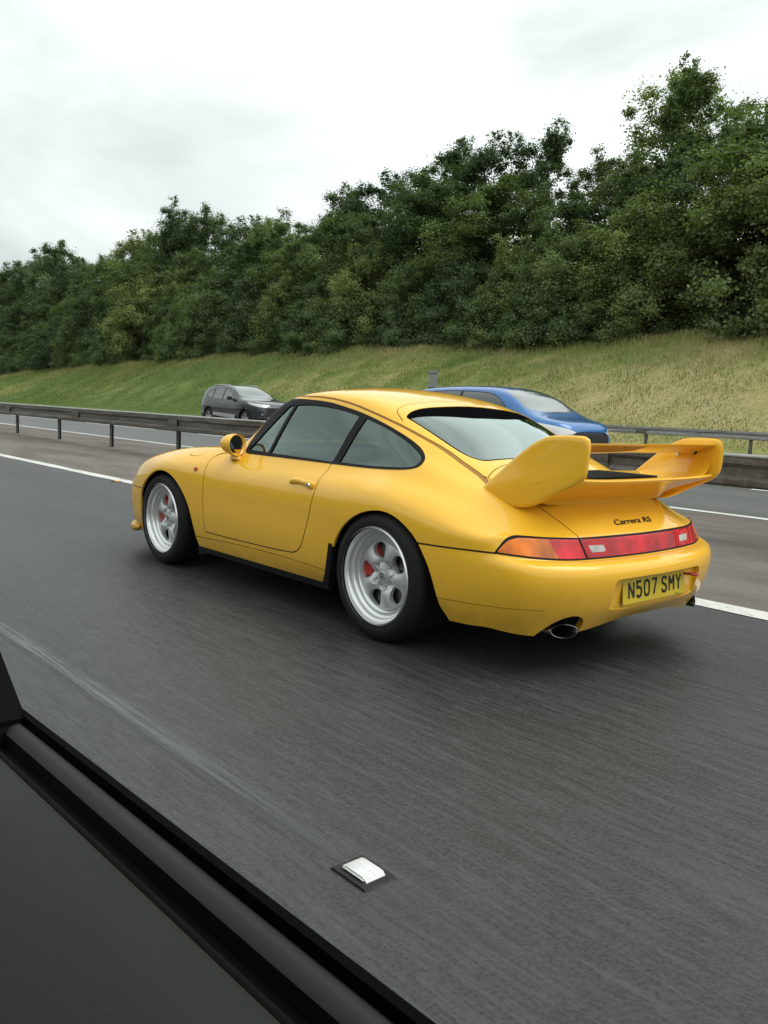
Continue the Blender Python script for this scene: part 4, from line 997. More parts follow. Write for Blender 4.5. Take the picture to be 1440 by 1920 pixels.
# ------------------------------------------------------------------ cars on the far carriageway (nose towards +x)
def shell(L, top, belt, wid, tumble, zlow=.24, level=3):
    """top, belt, wid: (distance behind the nose, value) tables"""
    st = [0, .05, .16, .35, .6, .85, 1.05, 1.25, 1.5, 1.8, 2.1, 2.45, 2.8, 3.1, 3.4, 3.7, 3.95, 4.15, 4.3]; k = L/4.4; st = [s*k for s in st]+[L-.04, L]
    V = []; F = []; NR = 11
    for s in st:
        zt = float(pchip(*zip(*top), s)); zb = min(float(pchip(*zip(*belt), s)), zt-.05); w = float(pchip(*zip(*wid), s))
        g = np.clip((zt-zb-.08)/.35, 0, 1); wb = w*(.985-.03*g)
        zl = zlow+(.10 if s in (0, L) else 0)
        rows = [(w*.93, zl), (w*.985, zl+.10), (w, zl+.5*(zb-zl)), (w*.995, zl+.80*(zb-zl)), (wb, zb)]
        H = zt-zb
        for fz, fy in ((.45, .955-.03*g), (.80, .87-.03*g), (.93, .76-.0*g), (.985, .42), (1.0, 0)):
            yy = wb*fy if fz > .9 else wb*(fy*(1-g)+g*(1-tumble*fz*H/wb))
            if fz > .9 and fy > .5: yy = wb*(.70*(1-g))+g*(wb-tumble*H-.07)
            rows.append((yy, zb+H*(fz if g > .3 else fz)))
        V += [(-s, y, z) for y, z in rows]
    NR = 10; n = len(st); idx = lambda i, j: i*NR+j
    for i in range(n-1):
        for j in range(NR-1): F.append([idx(i, j), idx(i, j+1), idx(i+1, j+1), idx(i+1, j)])
    V = np.array(V); m = len(V); ids = list(range(m)); W = V.tolist()
    for i in range(m):
        if V[i, 1] > 1e-6: ids[i] = len(W); W.append([V[i, 0], -V[i, 1], V[i, 2]])
    F2 = [[ids[a] for a in q[::-1]] for q in F]
    # end caps: quads across the car
    for i, flip in ((0, 1), (n-1, 0)):
        for j in range(NR-1):
            a, b = idx(i, j), idx(i, j+1); q = [a, ids[a], ids[b], b] if ids[b] != b else [a, ids[a], b]
            F2.append(q if flip else q[::-1])
    V_, N_, T_ = subdivided_any(W, F+F2, level)
    i = np.argmax(V_[:, 2])
    if N_[i, 2] < 0: N_ = -N_; T_ = T_[:, ::-1]
    return Skin(V_, N_, T_)
def subdivided_any(V, F, level):
    import bmesh
    me = bpy.data.meshes.new('cage'); me.from_pydata([tuple(p) for p in V], [], F); me.update()
    b = bmesh.new(); b.from_mesh(me); bmesh.ops.recalc_face_normals(b, faces=b.faces); b.to_mesh(me); b.free()
    o = bpy.data.objects.new('cage', me); COL.objects.link(o); md = o.modifiers.new('s', 'SUBSURF'); md.levels = md.render_levels = level
    bpy.context.view_layer.update(); ev = o.evaluated_get(bpy.context.evaluated_depsgraph_get()).to_mesh()
    co = np.empty(len(ev.vertices)*3); ev.vertices.foreach_get('co', co); nn = np.empty(len(ev.vertices)*3); ev.vertices.foreach_get('normal', nn)
    q = np.empty(len(ev.loops), np.int32); ev.loops.foreach_get('vertex_index', q); q = q.reshape(-1, 4)
    r = co.reshape(-1, 3), nn.reshape(-1, 3), np.concatenate([q[:, [0, 1, 2]], q[:, [0, 2, 3]]])
    o.to_mesh_clear(); bpy.data.objects.remove(o); bpy.data.meshes.remove(me); return r
DARKGLASS = mat('dark car glass', (.035, .045, .045), .06, 0, .9, 1)
PALEGLASS = mat('windscreen glass', (.10, .13, .125), .08, 0, 1.0, 1)
PLASTIC = mat('black plastic', (.016, .016, .017), .6); LAMPC = mat('headlamp cover', (.62, .62, .60), .15, .3, coat=1)
RIMS = mat('small alloy', (.5, .5, .5), .35, .7)
LIT = mat('lit headlamp', (.9, .9, .85), .3); LIT.node_tree.nodes['Principled BSDF'].inputs['Emission Color'].default_value = (1, .95, .85, 1); LIT.node_tree.nodes['Principled BSDF'].inputs['Emission Strength'].default_value = 1.1
def traffic(name, loc, label, paint, L, wb, fo, R, top, belt, wid, tumble, side_win, screen, rear_win, lamp, grille, extra):
    o = empty(name, loc, label=label, cat='car')
    S = shell(L, top, belt, wid, tumble); axz = lambda V: np.stack([-V[:, 0], V[:, 2]], 1); ayz = lambda V: np.stack([np.abs(V[:, 1]), V[:, 2]], 1); axy = lambda V: np.stack([-V[:, 0], np.abs(V[:, 1])], 1)
    sd = lambda V: np.abs(V[:, 1]) > .42
    for xc in (fo, fo+wb):
        t = np.linspace(0, 2*math.pi, 40, endpoint=False); rr = R+.055
        P = [(xc+rr*math.cos(a), R+rr*math.sin(a)) for a in t if math.sin(a) > -.25]
        P2 = [(xc+(rr+.055)*math.cos(a), R+(rr+.055)*math.sin(a)) for a in t if math.sin(a) > -.25]
        if extra.get('cladding'): S.region(poly_field(P2, axz, cond=sd), 8, [0])
        S.region(poly_field(P, axz, cond=sd), 99)
    if extra.get('cladding'): S.region(poly_field([(-.1, .1), (-.1, .42), (.35, .44), (L-.6, .46), (L+.1, .50), (L+.1, .1)], axz), 8, [0])
    S.region(poly_field(smooth_poly(side_win, 4), axz, cond=sd), 1, [0])
    S.region(poly_field(inset(smooth_poly(side_win, 4), 0), axz, cond=sd, band=.012), 9, [1])
    for xp in extra['pillars']: S.region(poly_field([(xp-.03, .8), (xp+.03, .8), (xp+.0, 1.9), (xp-.05, 1.9)], axz, cond=sd), 9, [1])
    S.region(poly_field(screen, axy, cond=lambda V: V[:, 2] > .9), 2, [0]); S.region(poly_field(rear_win, axy, cond=lambda V: (V[:, 2] > .9)), 3, [0])
    S.region(poly_field(smooth_poly(lamp, 4), axz, cond=lambda V: (np.abs(V[:, 1]) > .35) & (V[:, 0] > -1.0)), 4, [0])
    S.region(poly_field(smooth_poly(grille, 4), ayz, cond=lambda V: V[:, 0] > -.3), 5, [0, 4])
    S.region(poly_field(extra['low_grille'], ayz, cond=lambda V: V[:, 0] > -.3), 5, [0, 8])
    S.region(poly_field(extra['tail'], axz, cond=lambda V: V[:, 0] < -L+.6), 6, [0])
    for xg in extra['gaps']: S.region(poly_field([(xg, .35), (xg+.02, .7), (xg, 1.1)], axz, False, sd, band=.006), 9, [0])
    def g(l, nm, m, off=0, rim=0):
        v, n_, t = S.take([l])
        if len(t):
            return part_from(v, n_, t, nm, m, o, offset=off, rim=rim)
    g(0, 'body_shell', paint, 0, .02); g(8, 'cladding', PLASTIC, .006, .02); [part_from(*pc, 'side_window', DARKGLASS, o, offset=-.003) for pc in islands(*S.take([1]))]; [part_from(*pc, 'window_trim', PLASTIC, o, offset=.001) for pc in islands(*S.take([9]))]
    g(2, 'windscreen', PALEGLASS); g(3, 'rear_window', DARKGLASS); g(4, 'headlamp', LAMPC, .004, .01); g(5, 'grille', PLASTIC, -.01); g(6, 'tail_lamp', REDL, .004)
    MB().box((-L+.25, -.70, .2), (-.25, .70, .55)).build('underbody', UNDER, o)
    proto = None
    for xc in (fo, fo+wb):
        for s_ in (-1, 1):
            w = bpy.data.objects.new('wheel', None); link(w, o); w.location = (-xc, s_*(extra['track']), R); w.rotation_euler = (0, 0, 0 if s_ < 0 else math.pi)
            if proto is None:
                a = MB().lathe([(R*.66, -.0), (R*.80, -.01), (R*.97, .01), (R, .04), (R, .19), (R*.95, .22), (R*.5, .22)], n=40).build('tyre', RUBBER, w, smooth=True, angle=40)
                m = MB().lathe([(R*.66, .0), (R*.62, .01), (R*.60, .05), (R*.60, .12)], n=40)
                for k in range(5):
                    t = 2*math.pi*k/5+.3; c_, q_ = math.cos(t), math.sin(t); r0, r1 = .02, R*.63
                    m.add([(r0*c_-.04*q_, .02, r0*q_+.04*c_), (r0*c_+.04*q_, .02, r0*q_-.04*c_), (r1*c_+.035*q_, .008, r1*q_-.035*c_), (r1*c_-.035*q_, .008, r1*q_+.035*c_),
                           (r0*c_-.04*q_, .05, r0*q_+.04*c_), (r0*c_+.04*q_, .05, r0*q_-.04*c_), (r1*c_+.035*q_, .05, r1*q_-.035*c_), (r1*c_-.035*q_, .05, r1*q_+.035*c_)], [(0, 1, 2, 3), (4, 5, 6, 7), (0, 3, 7, 4), (1, 2, 6, 5), (2, 3, 7, 6)])
                b = m.build('rim', RIMS, w, smooth=True, angle=35); c = MB().lathe([(0, .10), (R*.6, .10)], n=24).build('brake_disc', UNDER, w); proto = (a, b, c)
            else:
                for p_ in proto: link(bpy.data.objects.new(p_.name.split('.')[0], p_.data), w)
    for s_ in (-1, 1):
        mp_ = extra['mirror']; MB().box((-.09, -.10, -.06), (.06, .10, .07)).build('door_mirror', extra['mirror_mat'], o, smooth=True, bevel=.03).location = (-mp_[0], s_*mp_[1], mp_[2])
        for xh in extra['handles']: MB().box((-.10, -.015, -.014), (.10, .015, .014)).build('door_handle', extra['handle_mat'], o, smooth=True, bevel=.008).location = (-xh, s_*(extra['track']+.015), extra['hz'])
    return o
GREY_P = mat('graphite paint', (.028, .031, .037), .35, .35, coat=1); BLUE_P = mat('blue paint', (.016, .13, .38), .35, .3, coat=1)
suv = traffic('suv', (-21.0, 14.5, float(gz(14.5))), 'dark grey sport utility car with black lower trim on the far carriageway', GREY_P, 4.48, 2.67, .91, .345,
    [(0, .80), (.10, .90), (.35, 1.00), (.7, 1.06), (1.1, 1.10), (1.45, 1.16), (1.8, 1.38), (2.1, 1.54), (2.4, 1.61), (2.75, 1.635), (3.0, 1.63), (3.5, 1.60), (3.95, 1.54), (4.15, 1.42), (4.33, 1.18), (4.48, .95)],
    [(0, .70), (.3, .86), (.9, .98), (1.6, 1.01), (3.2, 1.06), (4.1, 1.13), (4.48, .90)],
    [(0, .55), (.06, .68), (.2, .80), (.45, .88), (.9, .915), (2.2, .925), (3.6, .92), (4.1, .88), (4.35, .80), (4.48, .70)], .42,
    [(1.75, 1.05, 0), (2.0, 1.25), (2.25, 1.42), (2.55, 1.50), (3.0, 1.505), (3.4, 1.47), (3.68, 1.36), (3.82, 1.20), (3.80, 1.15), (3.2, 1.085), (2.2, 1.05)],
    [(1.42, -.01), (1.44, .3), (1.54, .62), (1.66, .70), (2.06, .62), (2.28, .54), (2.34, -.01)], [(4.02, -.01), (4.0, .5), (4.30, .62), (4.33, -.01)],
    [(.05, .80), (.12, .90), (.45, .945), (.80, .985), (.60, .90), (.25, .83)], [(-.01, .60, 0), (.40, .60), (.52, .70), (.46, .79), (-.01, .80, 0)],
    dict(cladding=True, pillars=[2.62, 3.35], low_grille=[(-.01, .34), (.5, .34), (.45, .48), (-.01, .48)], tail=[(4.2, .98), (4.6, .98), (4.6, 1.10), (4.1, 1.12)], gaps=[1.5, 2.6, 3.45], track=.90, mirror=(1.85, .99, 1.10), mirror_mat=PLASTIC, handles=[2.42, 3.35], handle_mat=CHROME, hz=.93))
for s_ in (-1, 1):
    MB().tube([(-2.4, s_*.60, 1.585), (-2.6, s_*.60, 1.622), (-3.4, s_*.60, 1.618), (-3.8, s_*.59, 1.56)], .018, 8).build('roof_rail', RIMS, suv, smooth=True)
    MB().prism([(-1.55, .50), (-3.2, .56), (-3.2, .44), (-1.6, .34)], 1, s_*.925, s_*.935).build('sill_trim', RIMS, suv)
    MB().box((-.20, s_*.62-.08, .50), (-.06, s_*.62+.08, .60)).build('fog_lamp', LAMPC, suv, bevel=.02)
MB().tube([(-.16, -.74, .43), (-.05, -.55, .42), (.01, -.2, .42), (.01, .2, .42), (-.05, .55, .42), (-.16, .74, .43)], .022, 8).build('bumper_strip', CHROME, suv, smooth=True)
MB().box((.0, -.26, .46), (.03, .26, .57)).build('number_plate', mat('white plate', (.7, .7, .7), .4), suv)
hatch = traffic('hatchback', (-3.22, 8.75, float(gz(8.7))), 'bright blue hatchback on the far carriageway behind the rear wing of the yellow car', BLUE_P, 4.30, 2.60, .88, .335,
    [(0, .78), (.05, .92), (.22, .99), (.5, 1.05), (.72, 1.10), (.92, 1.22), (1.15, 1.39), (1.38, 1.50), (1.68, 1.56), (2.2, 1.585), (2.9, 1.575), (3.4, 1.54), (3.75, 1.46), (4.0, 1.32), (4.18, 1.10), (4.30, .92)],
    [(0, .68), (.3, .86), (.9, .97), (1.6, 1.0), (3.1, 1.05), (4.0, 1.12), (4.30, .88)],
    [(0, .52), (.06, .66), (.2, .78), (.45, .86), (.9, .895), (2.2, .90), (3.5, .90), (3.95, .85), (4.18, .76), (4.30, .66)], .42,
    [(1.10, 1.02, 0), (1.28, 1.20), (1.50, 1.36), (1.82, 1.45), (2.5, 1.475), (3.2, 1.45), (3.55, 1.36), (3.78, 1.22), (3.74, 1.15), (3.1, 1.07), (2.1, 1.03)],
    [(.74, -.01), (.76, .3), (.85, .62), (.95, .69), (1.32, .61), (1.50, .53), (1.54, -.01)], [(3.86, -.01), (3.84, .5), (4.12, .60), (4.16, -.01)],
    [(.03, .78), (.08, .87), (.36, .93), (.64, .955), (.54, .84), (.25, .77)], [(-.01, .46, 0), (.42, .46), (.52, .60), (.46, .80), (-.01, .83, 0)],
    dict(cladding=True, pillars=[2.45, 3.2], low_grille=[(-.01, .30), (.6, .30), (.55, .38), (-.01, .38)], tail=[(4.1, .90), (4.6, .90), (4.6, 1.02), (4.0, 1.04)], gaps=[1.3, 2.35, 3.25], track=.87, mirror=(1.22, .96, 1.08), mirror_mat=BLUE_P, handles=[2.2, 3.1], handle_mat=BLUE_P, hz=.9))
MB().box((.005, -.26, .50), (.02, .26, .61)).build('number_plate', mat('front plate', (.65, .65, .62), .4), hatch)
# ------------------------------------------------------------------ trees, shrubs, grass
def leaf_mat(name, dark, light, yellow=(.16, .15, .03)):
    m = bpy.data.materials.new(name); m.use_nodes = True; q = NT(m); q.t.nodes.remove(q.b)
    at = q.n('Attribute', attribute_name='tint').outputs['Fac']; rnd = q.n('ObjectInfo').outputs['Random']
    c = q.mix(at, dark, light); c = q.mix(q.math('MULTIPLY', q.math('GREATER_THAN', at, .965), .7), c, yellow)
    hsv = q.n('HueSaturation', Color=c, Hue=q.n('MapRange', Value=rnd, **{'To Min': .475, 'To Max': .512}).outputs[0], Value=q.n('MapRange', Value=rnd, **{'To Min': 1.38, 'To Max': .92}).outputs[0], Saturation=.95).outputs[0]
    d = q.n('BsdfDiffuse', Color=hsv).outputs[0]; t = q.n('BsdfTranslucent', Color=q.mix(1.0, hsv, (1.0, 1.15, .5), 'MULTIPLY')).outputs[0]
    g = q.n('BsdfGlossy', Color=(.8, .85, .8, 1), Roughness=.45).outputs[0]
    a = q.n('MixShader', Fac=.40); q.t.links.new(d, a.inputs[1]); q.t.links.new(t, a.inputs[2])
    b = q.n('MixShader', Fac=.035); q.t.links.new(a.outputs[0], b.inputs[1]); q.t.links.new(g, b.inputs[2]); q.t.links.new(b.outputs[0], q.o.inputs['Surface']); return m
LEAF = {'dark': leaf_mat('dark leaves', (.034, .062, .026), (.105, .155, .058)), 'mid': leaf_mat('green leaves', (.044, .076, .027), (.145, .205, .070)), 'light': leaf_mat('light green leaves', (.060, .096, .030), (.20, .26, .080)),
        'yellow': leaf_mat('yellow green leaves', (.065, .085, .016), (.19, .20, .045))}
BARK = mat('bark', (.055, .048, .038), .9); q = NT(BARK); q.base(q.mix(q.noise(q.pos((6, 6, 1)), 3, 5), (.03, .026, .02), (.09, .08, .062))); q.bump(q.noise(q.pos((8, 8, 1)), 4, 5), .6, .02)
def leaves(P, Nd, size, tint):
    """folded leaf sprays: a diamond of two triangles at each point"""
    n = len(P); r = rng.normal(size=(n, 3)); d = Nd+.75*r; d /= np.linalg.norm(d, axis=1)[:, None]
    a = np.cross(d, rng.normal(size=(n, 3))); a /= np.linalg.norm(a, axis=1)[:, None]; b = np.cross(d, a)
    s = size*(.6+.8*rng.random(n))[:, None]
    V = np.stack([P-a*s, P+b*s*.55+d*s*.18, P+a*s, P-b*s*.55+d*s*.18], 1).reshape(-1, 3)
    i = np.arange(n)[:, None]*4; F = np.concatenate([i+np.array([[0, 1, 2]]), i+np.array([[0, 2, 3]])])
    return V, F, np.repeat(tint, 4)
def crown_mesh(name, seed, H, R, zb, shape, nclump, per, size, clump_r):
    """a crown from zb to H: clumps through an uneven volume, leaves over each clump"""
    global rng
    rng = np.random.default_rng(seed); C = []
    ph_ = rng.random(6)*6.28
    B = []; nb = max(9, nclump//9)
    while len(B) < nb:
        u = min(.99, (len(B)+.2+.8*rng.random())/nb); a = len(B)*2.4+rng.random()*1.2
        if shape == 'round': prof = math.sin(math.pi*min(1, .12+.84*u))**.6
        elif shape == 'bush': prof = (1-u**2.4)**.5*.95+.08
        else: prof = (1-u)**.55*.95+.06
        rr = R*prof*(.45+.5*rng.random()); B.append((rr*math.cos(a), rr*math.sin(a), zb+(H-zb)*u, prof))
    while len(C) < nclump:
        p = B[len(C) % nb]; br = R*(.20+.22*rng.random())
        d = rng.normal(size=3); d /= np.linalg.norm(d); d *= rng.random()**.4
        C.append((p[0]+d[0]*br*1.25, p[1]+d[1]*br*1.25, min(H, max(zb+.2, p[2]+d[2]*br*1.35)), p[3]))
    for i in range(9):
        p = B[-1-(i % 6)]; x_, y_ = p[0]*.8+rng.normal()*.25, p[1]*.8+rng.normal()*.25
        for t_i in range(4): C.append((x_+rng.normal()*.12, y_+rng.normal()*.12, p[2]+R*.22+t_i*.27, .1))
    C = np.array(C); k = len(C); nclump = k
    cr_ = clump_r*(.45+1.0*rng.random(k))*np.where(C[:, 3] == .1, .60, 1); bt = np.clip(rng.normal(.5, .2, nb), 0, 1); ct = np.clip(bt[np.arange(k) % nb]+rng.normal(0, .12, k), 0, 1)
    n = nclump*per; ci = np.repeat(np.arange(k), per); d = rng.normal(size=(n, 3)); d[:, 2] = d[:, 2]*.8+.25; d /= np.linalg.norm(d, axis=1)[:, None]
    rad = cr_[ci]*np.minimum(1.7, np.abs(rng.normal(.62, .36, n))); P = C[ci, :3]+d*rad[:, None]*np.array([1.0, 1.0, .95])
    out = P-np.array([0, 0, zb+(H-zb)*.4]); out /= np.linalg.norm(out, axis=1)[:, None]
    nd = d*.6+out*.5+np.array([0, 0, .45])
    tint = np.clip(ct[ci]*.75+.25*rng.random(n), 0, 1); 
    kp = (C[ci, 3] != .1) | (rng.random(n) < .22); P, nd, tint = P[kp], nd[kp], tint[kp]
    V, F, t = leaves(P, nd, size, tint)
    me = bpy.data.meshes.new(name); me.vertices.add(len(V)); me.vertices.foreach_set('co', V.ravel()); m = len(F)
    me.loops.add(m*3); me.loops.foreach_set('vertex_index', F.ravel().astype(np.int32)); me.polygons.add(m); me.polygons.foreach_set('loop_start', np.arange(0, m*3, 3, dtype=np.int32)); me.update(calc_edges=True)
    at = me.attributes.new('tint', 'FLOAT', 'POINT'); at.data.foreach_set('value', t)
    return me, C
def trunk_mesh(name, H, C, r0):
    m = MB(); top = H*.82
    ax = [(.12*math.sin(z*.5), .1*math.cos(z*.7)-.1, z) for z in np.linspace(-.3, top, 9)]
    m.tube(ax, [r0*(1-.85*i/8)*(1.35 if i == 0 else 1) for i in range(9)], 8)
    idx_ = np.argsort([p[3] if len(p) > 3 else 0 for p in C])[::-1][:16]
    for p in [C[i] for i in idx_]:
        z0 = max(H*.12, p[2]-abs(p[0])*.7-abs(p[1])*.5-.4); z0 = min(z0, top*.95)
        m.tube([(0, 0, z0), (p[0]*.4, p[1]*.4, z0+(p[2]-z0)*.35), (p[0]*.9, p[1]*.9, p[2]*.97)], [r0*.32, r0*.2, r0*.07], 5)
    me = bpy.data.meshes.new(name); me.from_pydata(m.v, [], m.f); me.polygons.foreach_set('use_smooth', [True]*len(me.polygons)); me.materials.append(BARK); return me
PROTO = {}
def proto(key, seed, H, R, zb, shape, nclump, per, size, clump_r, r0):
    me, C = crown_mesh('foliage_'+key, seed, H, R, zb, shape, nclump, per, size, clump_r); tm = trunk_mesh('trunk_'+key, H, C, r0); PROTO[key] = (me, tm, H)
for i in range(4): proto('tall%d' % i, 11+i, 14, 3.6+.3*(i % 2), 2.2, 'round', 230, 250, .084, .66, .22)
proto('open', 31, 15, 3.5, 3.5, 'cone', 150, 190, .082, .52, .22)
proto('spire', 35, 15, 3.2, 2.0, 'cone', 180, 220, .082, .52, .2)
for i in range(4): proto('bush%d' % i, 51+i, 7, 3.5, -.3, 'bush', 210, 240, .076, .60, .12)
proto('low', 61, 2.6, 2.2, -.4, 'bush', 46, 260, .075, .62, .06)
LMESH = {}
def tree(key, x, y, h, leaf, label, sx=1.0, group=None, name='tree', cat='tree', rz=None):
    me, tm, H = PROTO[key]; s = h/H; z = float(bz(np.array(x), np.array(y)))-.15
    o = empty(name, (x, y, z), rz=random.random()*6.28 if rz is None else rz, label=label, cat=cat, group=group)
    o.scale = (s*sx, s*sx, s)
    if (key, leaf) not in LMESH:
        m2 = me if not any(k[0] == key for k in LMESH) else me.copy(); m2.materials.clear(); m2.materials.append(LEAF[leaf]); LMESH[key, leaf] = m2
    c = link(bpy.data.objects.new('crown', LMESH[key, leaf]), o); t = link(bpy.data.objects.new('trunk', tm), o); return o
ORD = 'first second third fourth fifth sixth seventh eighth ninth tenth eleventh twelfth thirteenth fourteenth fifteenth sixteenth seventeenth eighteenth nineteenth twentieth'.split()
def ordinal(i):
    if i <= 20: return ORD[i-1]
    return {2: 'twenty', 3: 'thirty', 4: 'forty'}[i//10]+('-'+ORD[i % 10-1] if i % 10 else '') if i % 10 else {3: 'thirtieth', 4: 'fortieth'}[i//10]
SKY = [(-135, 19.5), (-120.8, 20.5), (-108.9, 20.9), (-101.8, 18.5), (-93.9, 18.6), (-85.5, 19.7), (-76.4, 20.5), (-70.5, 20.4), (-65.6, 18.9), (-61, 18), (-56, 18), (-50.3, 17.3), (-47.7, 19.6), (-44.6, 18.9), (-41.6, 18.0), (-38.9, 18.4), (-37, 19.6), (-33.2, 19.6), (-30.5, 19.5), (-28.5, 19.9), (-25.9, 17.4), (-23.3, 16.6), (-21.8, 19.5), (-20.6, 20.8), (-19.2, 19.6), (-17.9, 17.4), (-16, 18.3), (-8, 18.5), (20, 17)]
def in_frame(x, y, z):
    p = np.array([x, y, z])-np.array(CAM); w = p@cf; return w > 0 and abs(FOCAL*(p@cr)/w) < 740
KIND = {'dark': 'dark green', 'mid': 'mid green', 'light': 'light green', 'yellow': 'yellowish green'}
# back row, right to left
bx = []; x = 14.0
while x > -150: bx.append(x); x -= 3.5+random.random()*1.3+max(0, (-x-60)*.03)
n_in = 0
for k, x in enumerate(bx):
    y = 40+random.uniform(-1.2, 1.6); z = float(bz(np.array(x), np.array(y))); h = float(np.interp(x, *zip(*SKY)))-z-1.45+random.uniform(-.5, .3)
    key = 'tall%d' % (k % 4); leaf = ('dark', 'mid', 'dark', 'mid', 'light')[k % 5]
    if -30 < x < -26.5: key = 'spire'; leaf = 'dark'; h -= .2
    if x < -95: leaf = 'dark' if k % 3 else 'mid'
    if -18.5 < x < -14: key = 'open'
    if -25 < x < -22.6: h -= 1.0
    if in_frame(x, y, z+8): n_in += 1; lab = 'tall %s tree in the back row, %s from the right of the photo' % (KIND[leaf], ordinal(n_in)); g = None
    else: lab = 'tall green tree on the bank beyond the edge of the photo'; g = 'trees beyond the edge of the photo'
    tree(key, x, y, h, leaf, lab, sx=1.0+.12*random.random(), group=g)
tree('open', -19.7, 39.2, 13.6, 'mid', 'tallest tree of the wood, with open leafy top against the sky at right', sx=.92)
tree('open', -73.5, 37.5, 14.9, 'dark', 'tall airy tree standing above the left part of the wood', sx=1.0)
# middle row fills the gaps
mx_ = []; x = 10.0
while x > -145: mx_.append(x); x -= 4.6+random.random()*1.6+max(0, (-x-60)*.03)
n_in = 0
for k, x in enumerate(mx_):
    y = 36.6+random.uniform(-.6, .8); leaf = ('mid', 'dark', 'mid', 'light')[k % 4]; h = 9.2+random.uniform(-1.2, 1.6)
    if -26 < x < -19: h = 7.6
    if in_frame(x, y, 9): n_in += 1; lab = '%s tree of middle height in the middle row, %s from the right' % (KIND[leaf], ordinal(n_in)); g = None
    else: lab = 'green tree in the middle row beyond the edge of the photo'; g = 'middle trees beyond the edge of the photo'
    tree('tall%d' % ((k+2) % 4), x, y, h, leaf, lab, sx=1.45, group=g)
fx = []; x = 6.0
while x > -140: fx.append(x); x -= 3.9+random.random()*1.3+max(0, (-x-60)*.03)
n_in = 0
for k, x in enumerate(fx):
    y = 33.6+random.uniform(-.5, .7)+.5*math.sin(x*.35); leaf = ('light', 'mid', 'light', 'dark', 'mid')[k % 5]; h = 5.6+random.uniform(-.8, 1.5)
    if -17 < x < -10: h = 7.6; leaf = 'yellow'if k % 2 else 'light'
    if x < -85: leaf = 'dark' if k % 2 else 'mid'
    if in_frame(x, y, 7): n_in += 1; lab = '%s leafy shrub in the front row, %s from the right of the photo' % (KIND[leaf], ordinal(n_in)); g = None
    else: lab = 'green leafy shrub in the front row beyond the edge of the photo'; g = 'shrubs beyond the edge of the photo'
    tree('bush%d' % (k % 4), x, y, h, leaf, lab, sx=1.0+.15*random.random(), group=g, name='shrub', cat='shrub')
# low undergrowth along the foot of the wood, one mass
V_, F_, t_ = [], [], []; base = 0
me, _, H = PROTO['low']; nv = len(me.vertices); co = np.empty(nv*3); me.vertices.foreach_get('co', co); co = co.reshape(-1, 3); fi = np.empty(len(me.loops), np.int32); me.loops.foreach_get('vertex_index', fi); fi = fi.reshape(-1, 3); ti = np.empty(nv); me.attributes['tint'].data.foreach_get('value', ti)
x = 4.0
while x > -125:
    y = 32.3+.5*math.sin(x*.35)+random.uniform(-.3, .3); s = random.uniform(.45, .95); a = random.random()*6.28
    R3 = np.array([[math.cos(a), -math.sin(a), 0], [math.sin(a), math.cos(a), 0], [0, 0, 1]]); sub = slice(None)
    V_.append((co@R3.T)*s*np.array([1.2, 1.0, 1.0])+np.array([x, y, float(bank_z(x, y))-.1])); F_.append(fi+base); base += nv; t_.append(ti); x -= 1.9+random.random()*1.2+max(0, (-x-50)*.03)
x = 2.0
while x > -70:
    a = random.random()*6.28; R3 = np.array([[math.cos(a), -math.sin(a), 0], [math.sin(a), math.cos(a), 0], [0, 0, 1]]); y = 42.5+random.uniform(-.8, .8)
    V_.append((co@R3.T)*random.uniform(1.5, 2.1)+np.array([x, y, float(bank_z(x, y))-.3])); F_.append(fi+base); base += nv; t_.append(ti*.6); x -= 3.2
under = meshobj('undergrowth', np.vstack(V_), np.vstack(F_), LEAF['mid'], smooth=False, attr=np.concatenate(t_))
tag(under, 'low dark undergrowth along the foot of the wood above the grass bank', 'undergrowth', kind='stuff')
# long grass over the bank
rng = np.random.default_rng(5)
def grass(n, x0, x1, y0, y1, hh, name, label, m):
    x = x0+(x1-x0)*rng.random(n)**.8 if x0 > x1 else rng.uniform(x0, x1, n); y = rng.uniform(y0, y1, n); z = bank_z(x, y)
    patch = .5+.5*np.sin(x*.5+2*np.sin(y*.6))*np.sin(y*.9+x*.21); tall = np.clip((y-25)/6, 0, 1)
    h = hh*(.30+.65*rng.random(n))*(.45+.75*tall+.3*patch); a = rng.random(n)*6.28; w = .007+.012*rng.random(n)
    lean = rng.normal(0, .28, (n, 2))*h[:, None]
    P = np.stack([x, y, z-.02], 1); sx = np.stack([np.cos(a)*w, np.sin(a)*w, 0*a], 1); tip = P+np.stack([lean[:, 0], lean[:, 1], h], 1); midp = P+np.stack([lean[:, 0]*.3, lean[:, 1]*.3, h*.55], 1)
    V = np.stack([P-sx, P+sx, midp+sx*.7, midp-sx*.7, tip], 1).reshape(-1, 3); i = np.arange(n)[:, None]*5
    F = np.concatenate([i+np.array([[0, 1, 2]]), i+np.array([[0, 2, 3]]), i+np.array([[3, 2, 4]])])
    dry = np.clip(.08+.35*patch+.25*rng.random(n)+.35*tall+.04*(x > -22)-.14, 0, 1); t = np.stack([dry*.6, dry*.6, dry*.85, dry*.85, np.minimum(1, dry*1.25)], 1).ravel()
    o = meshobj(name, V, F, m, smooth=False, attr=t); tag(o, label, 'grass', kind='stuff')
GRASS = mat('grass blades', (.1, .12, .03), .7, spec=.2); q = NT(GRASS); at = q.n('Attribute', attribute_name='tint').outputs['Fac']
pp = q.pos(obj=False); pa = q.noise(pp, .13, 5, .6, .8)
q.base(q.ramp(q.math('ADD', q.math('MULTIPLY', at, .7), q.math('MULTIPLY', q.math('SUBTRACT', pa, .3), .7)), (.15, (.12, .17, .042)), (.38, (.19, .23, .060)), (.60, (.32, .29, .12)), (.95, (.42, .35, .18))))
grass(110000, -72, 4, 20.35, 33.2, .27, 'long_grass', 'long mixed green and straw coloured grass covering the bank', GRASS)
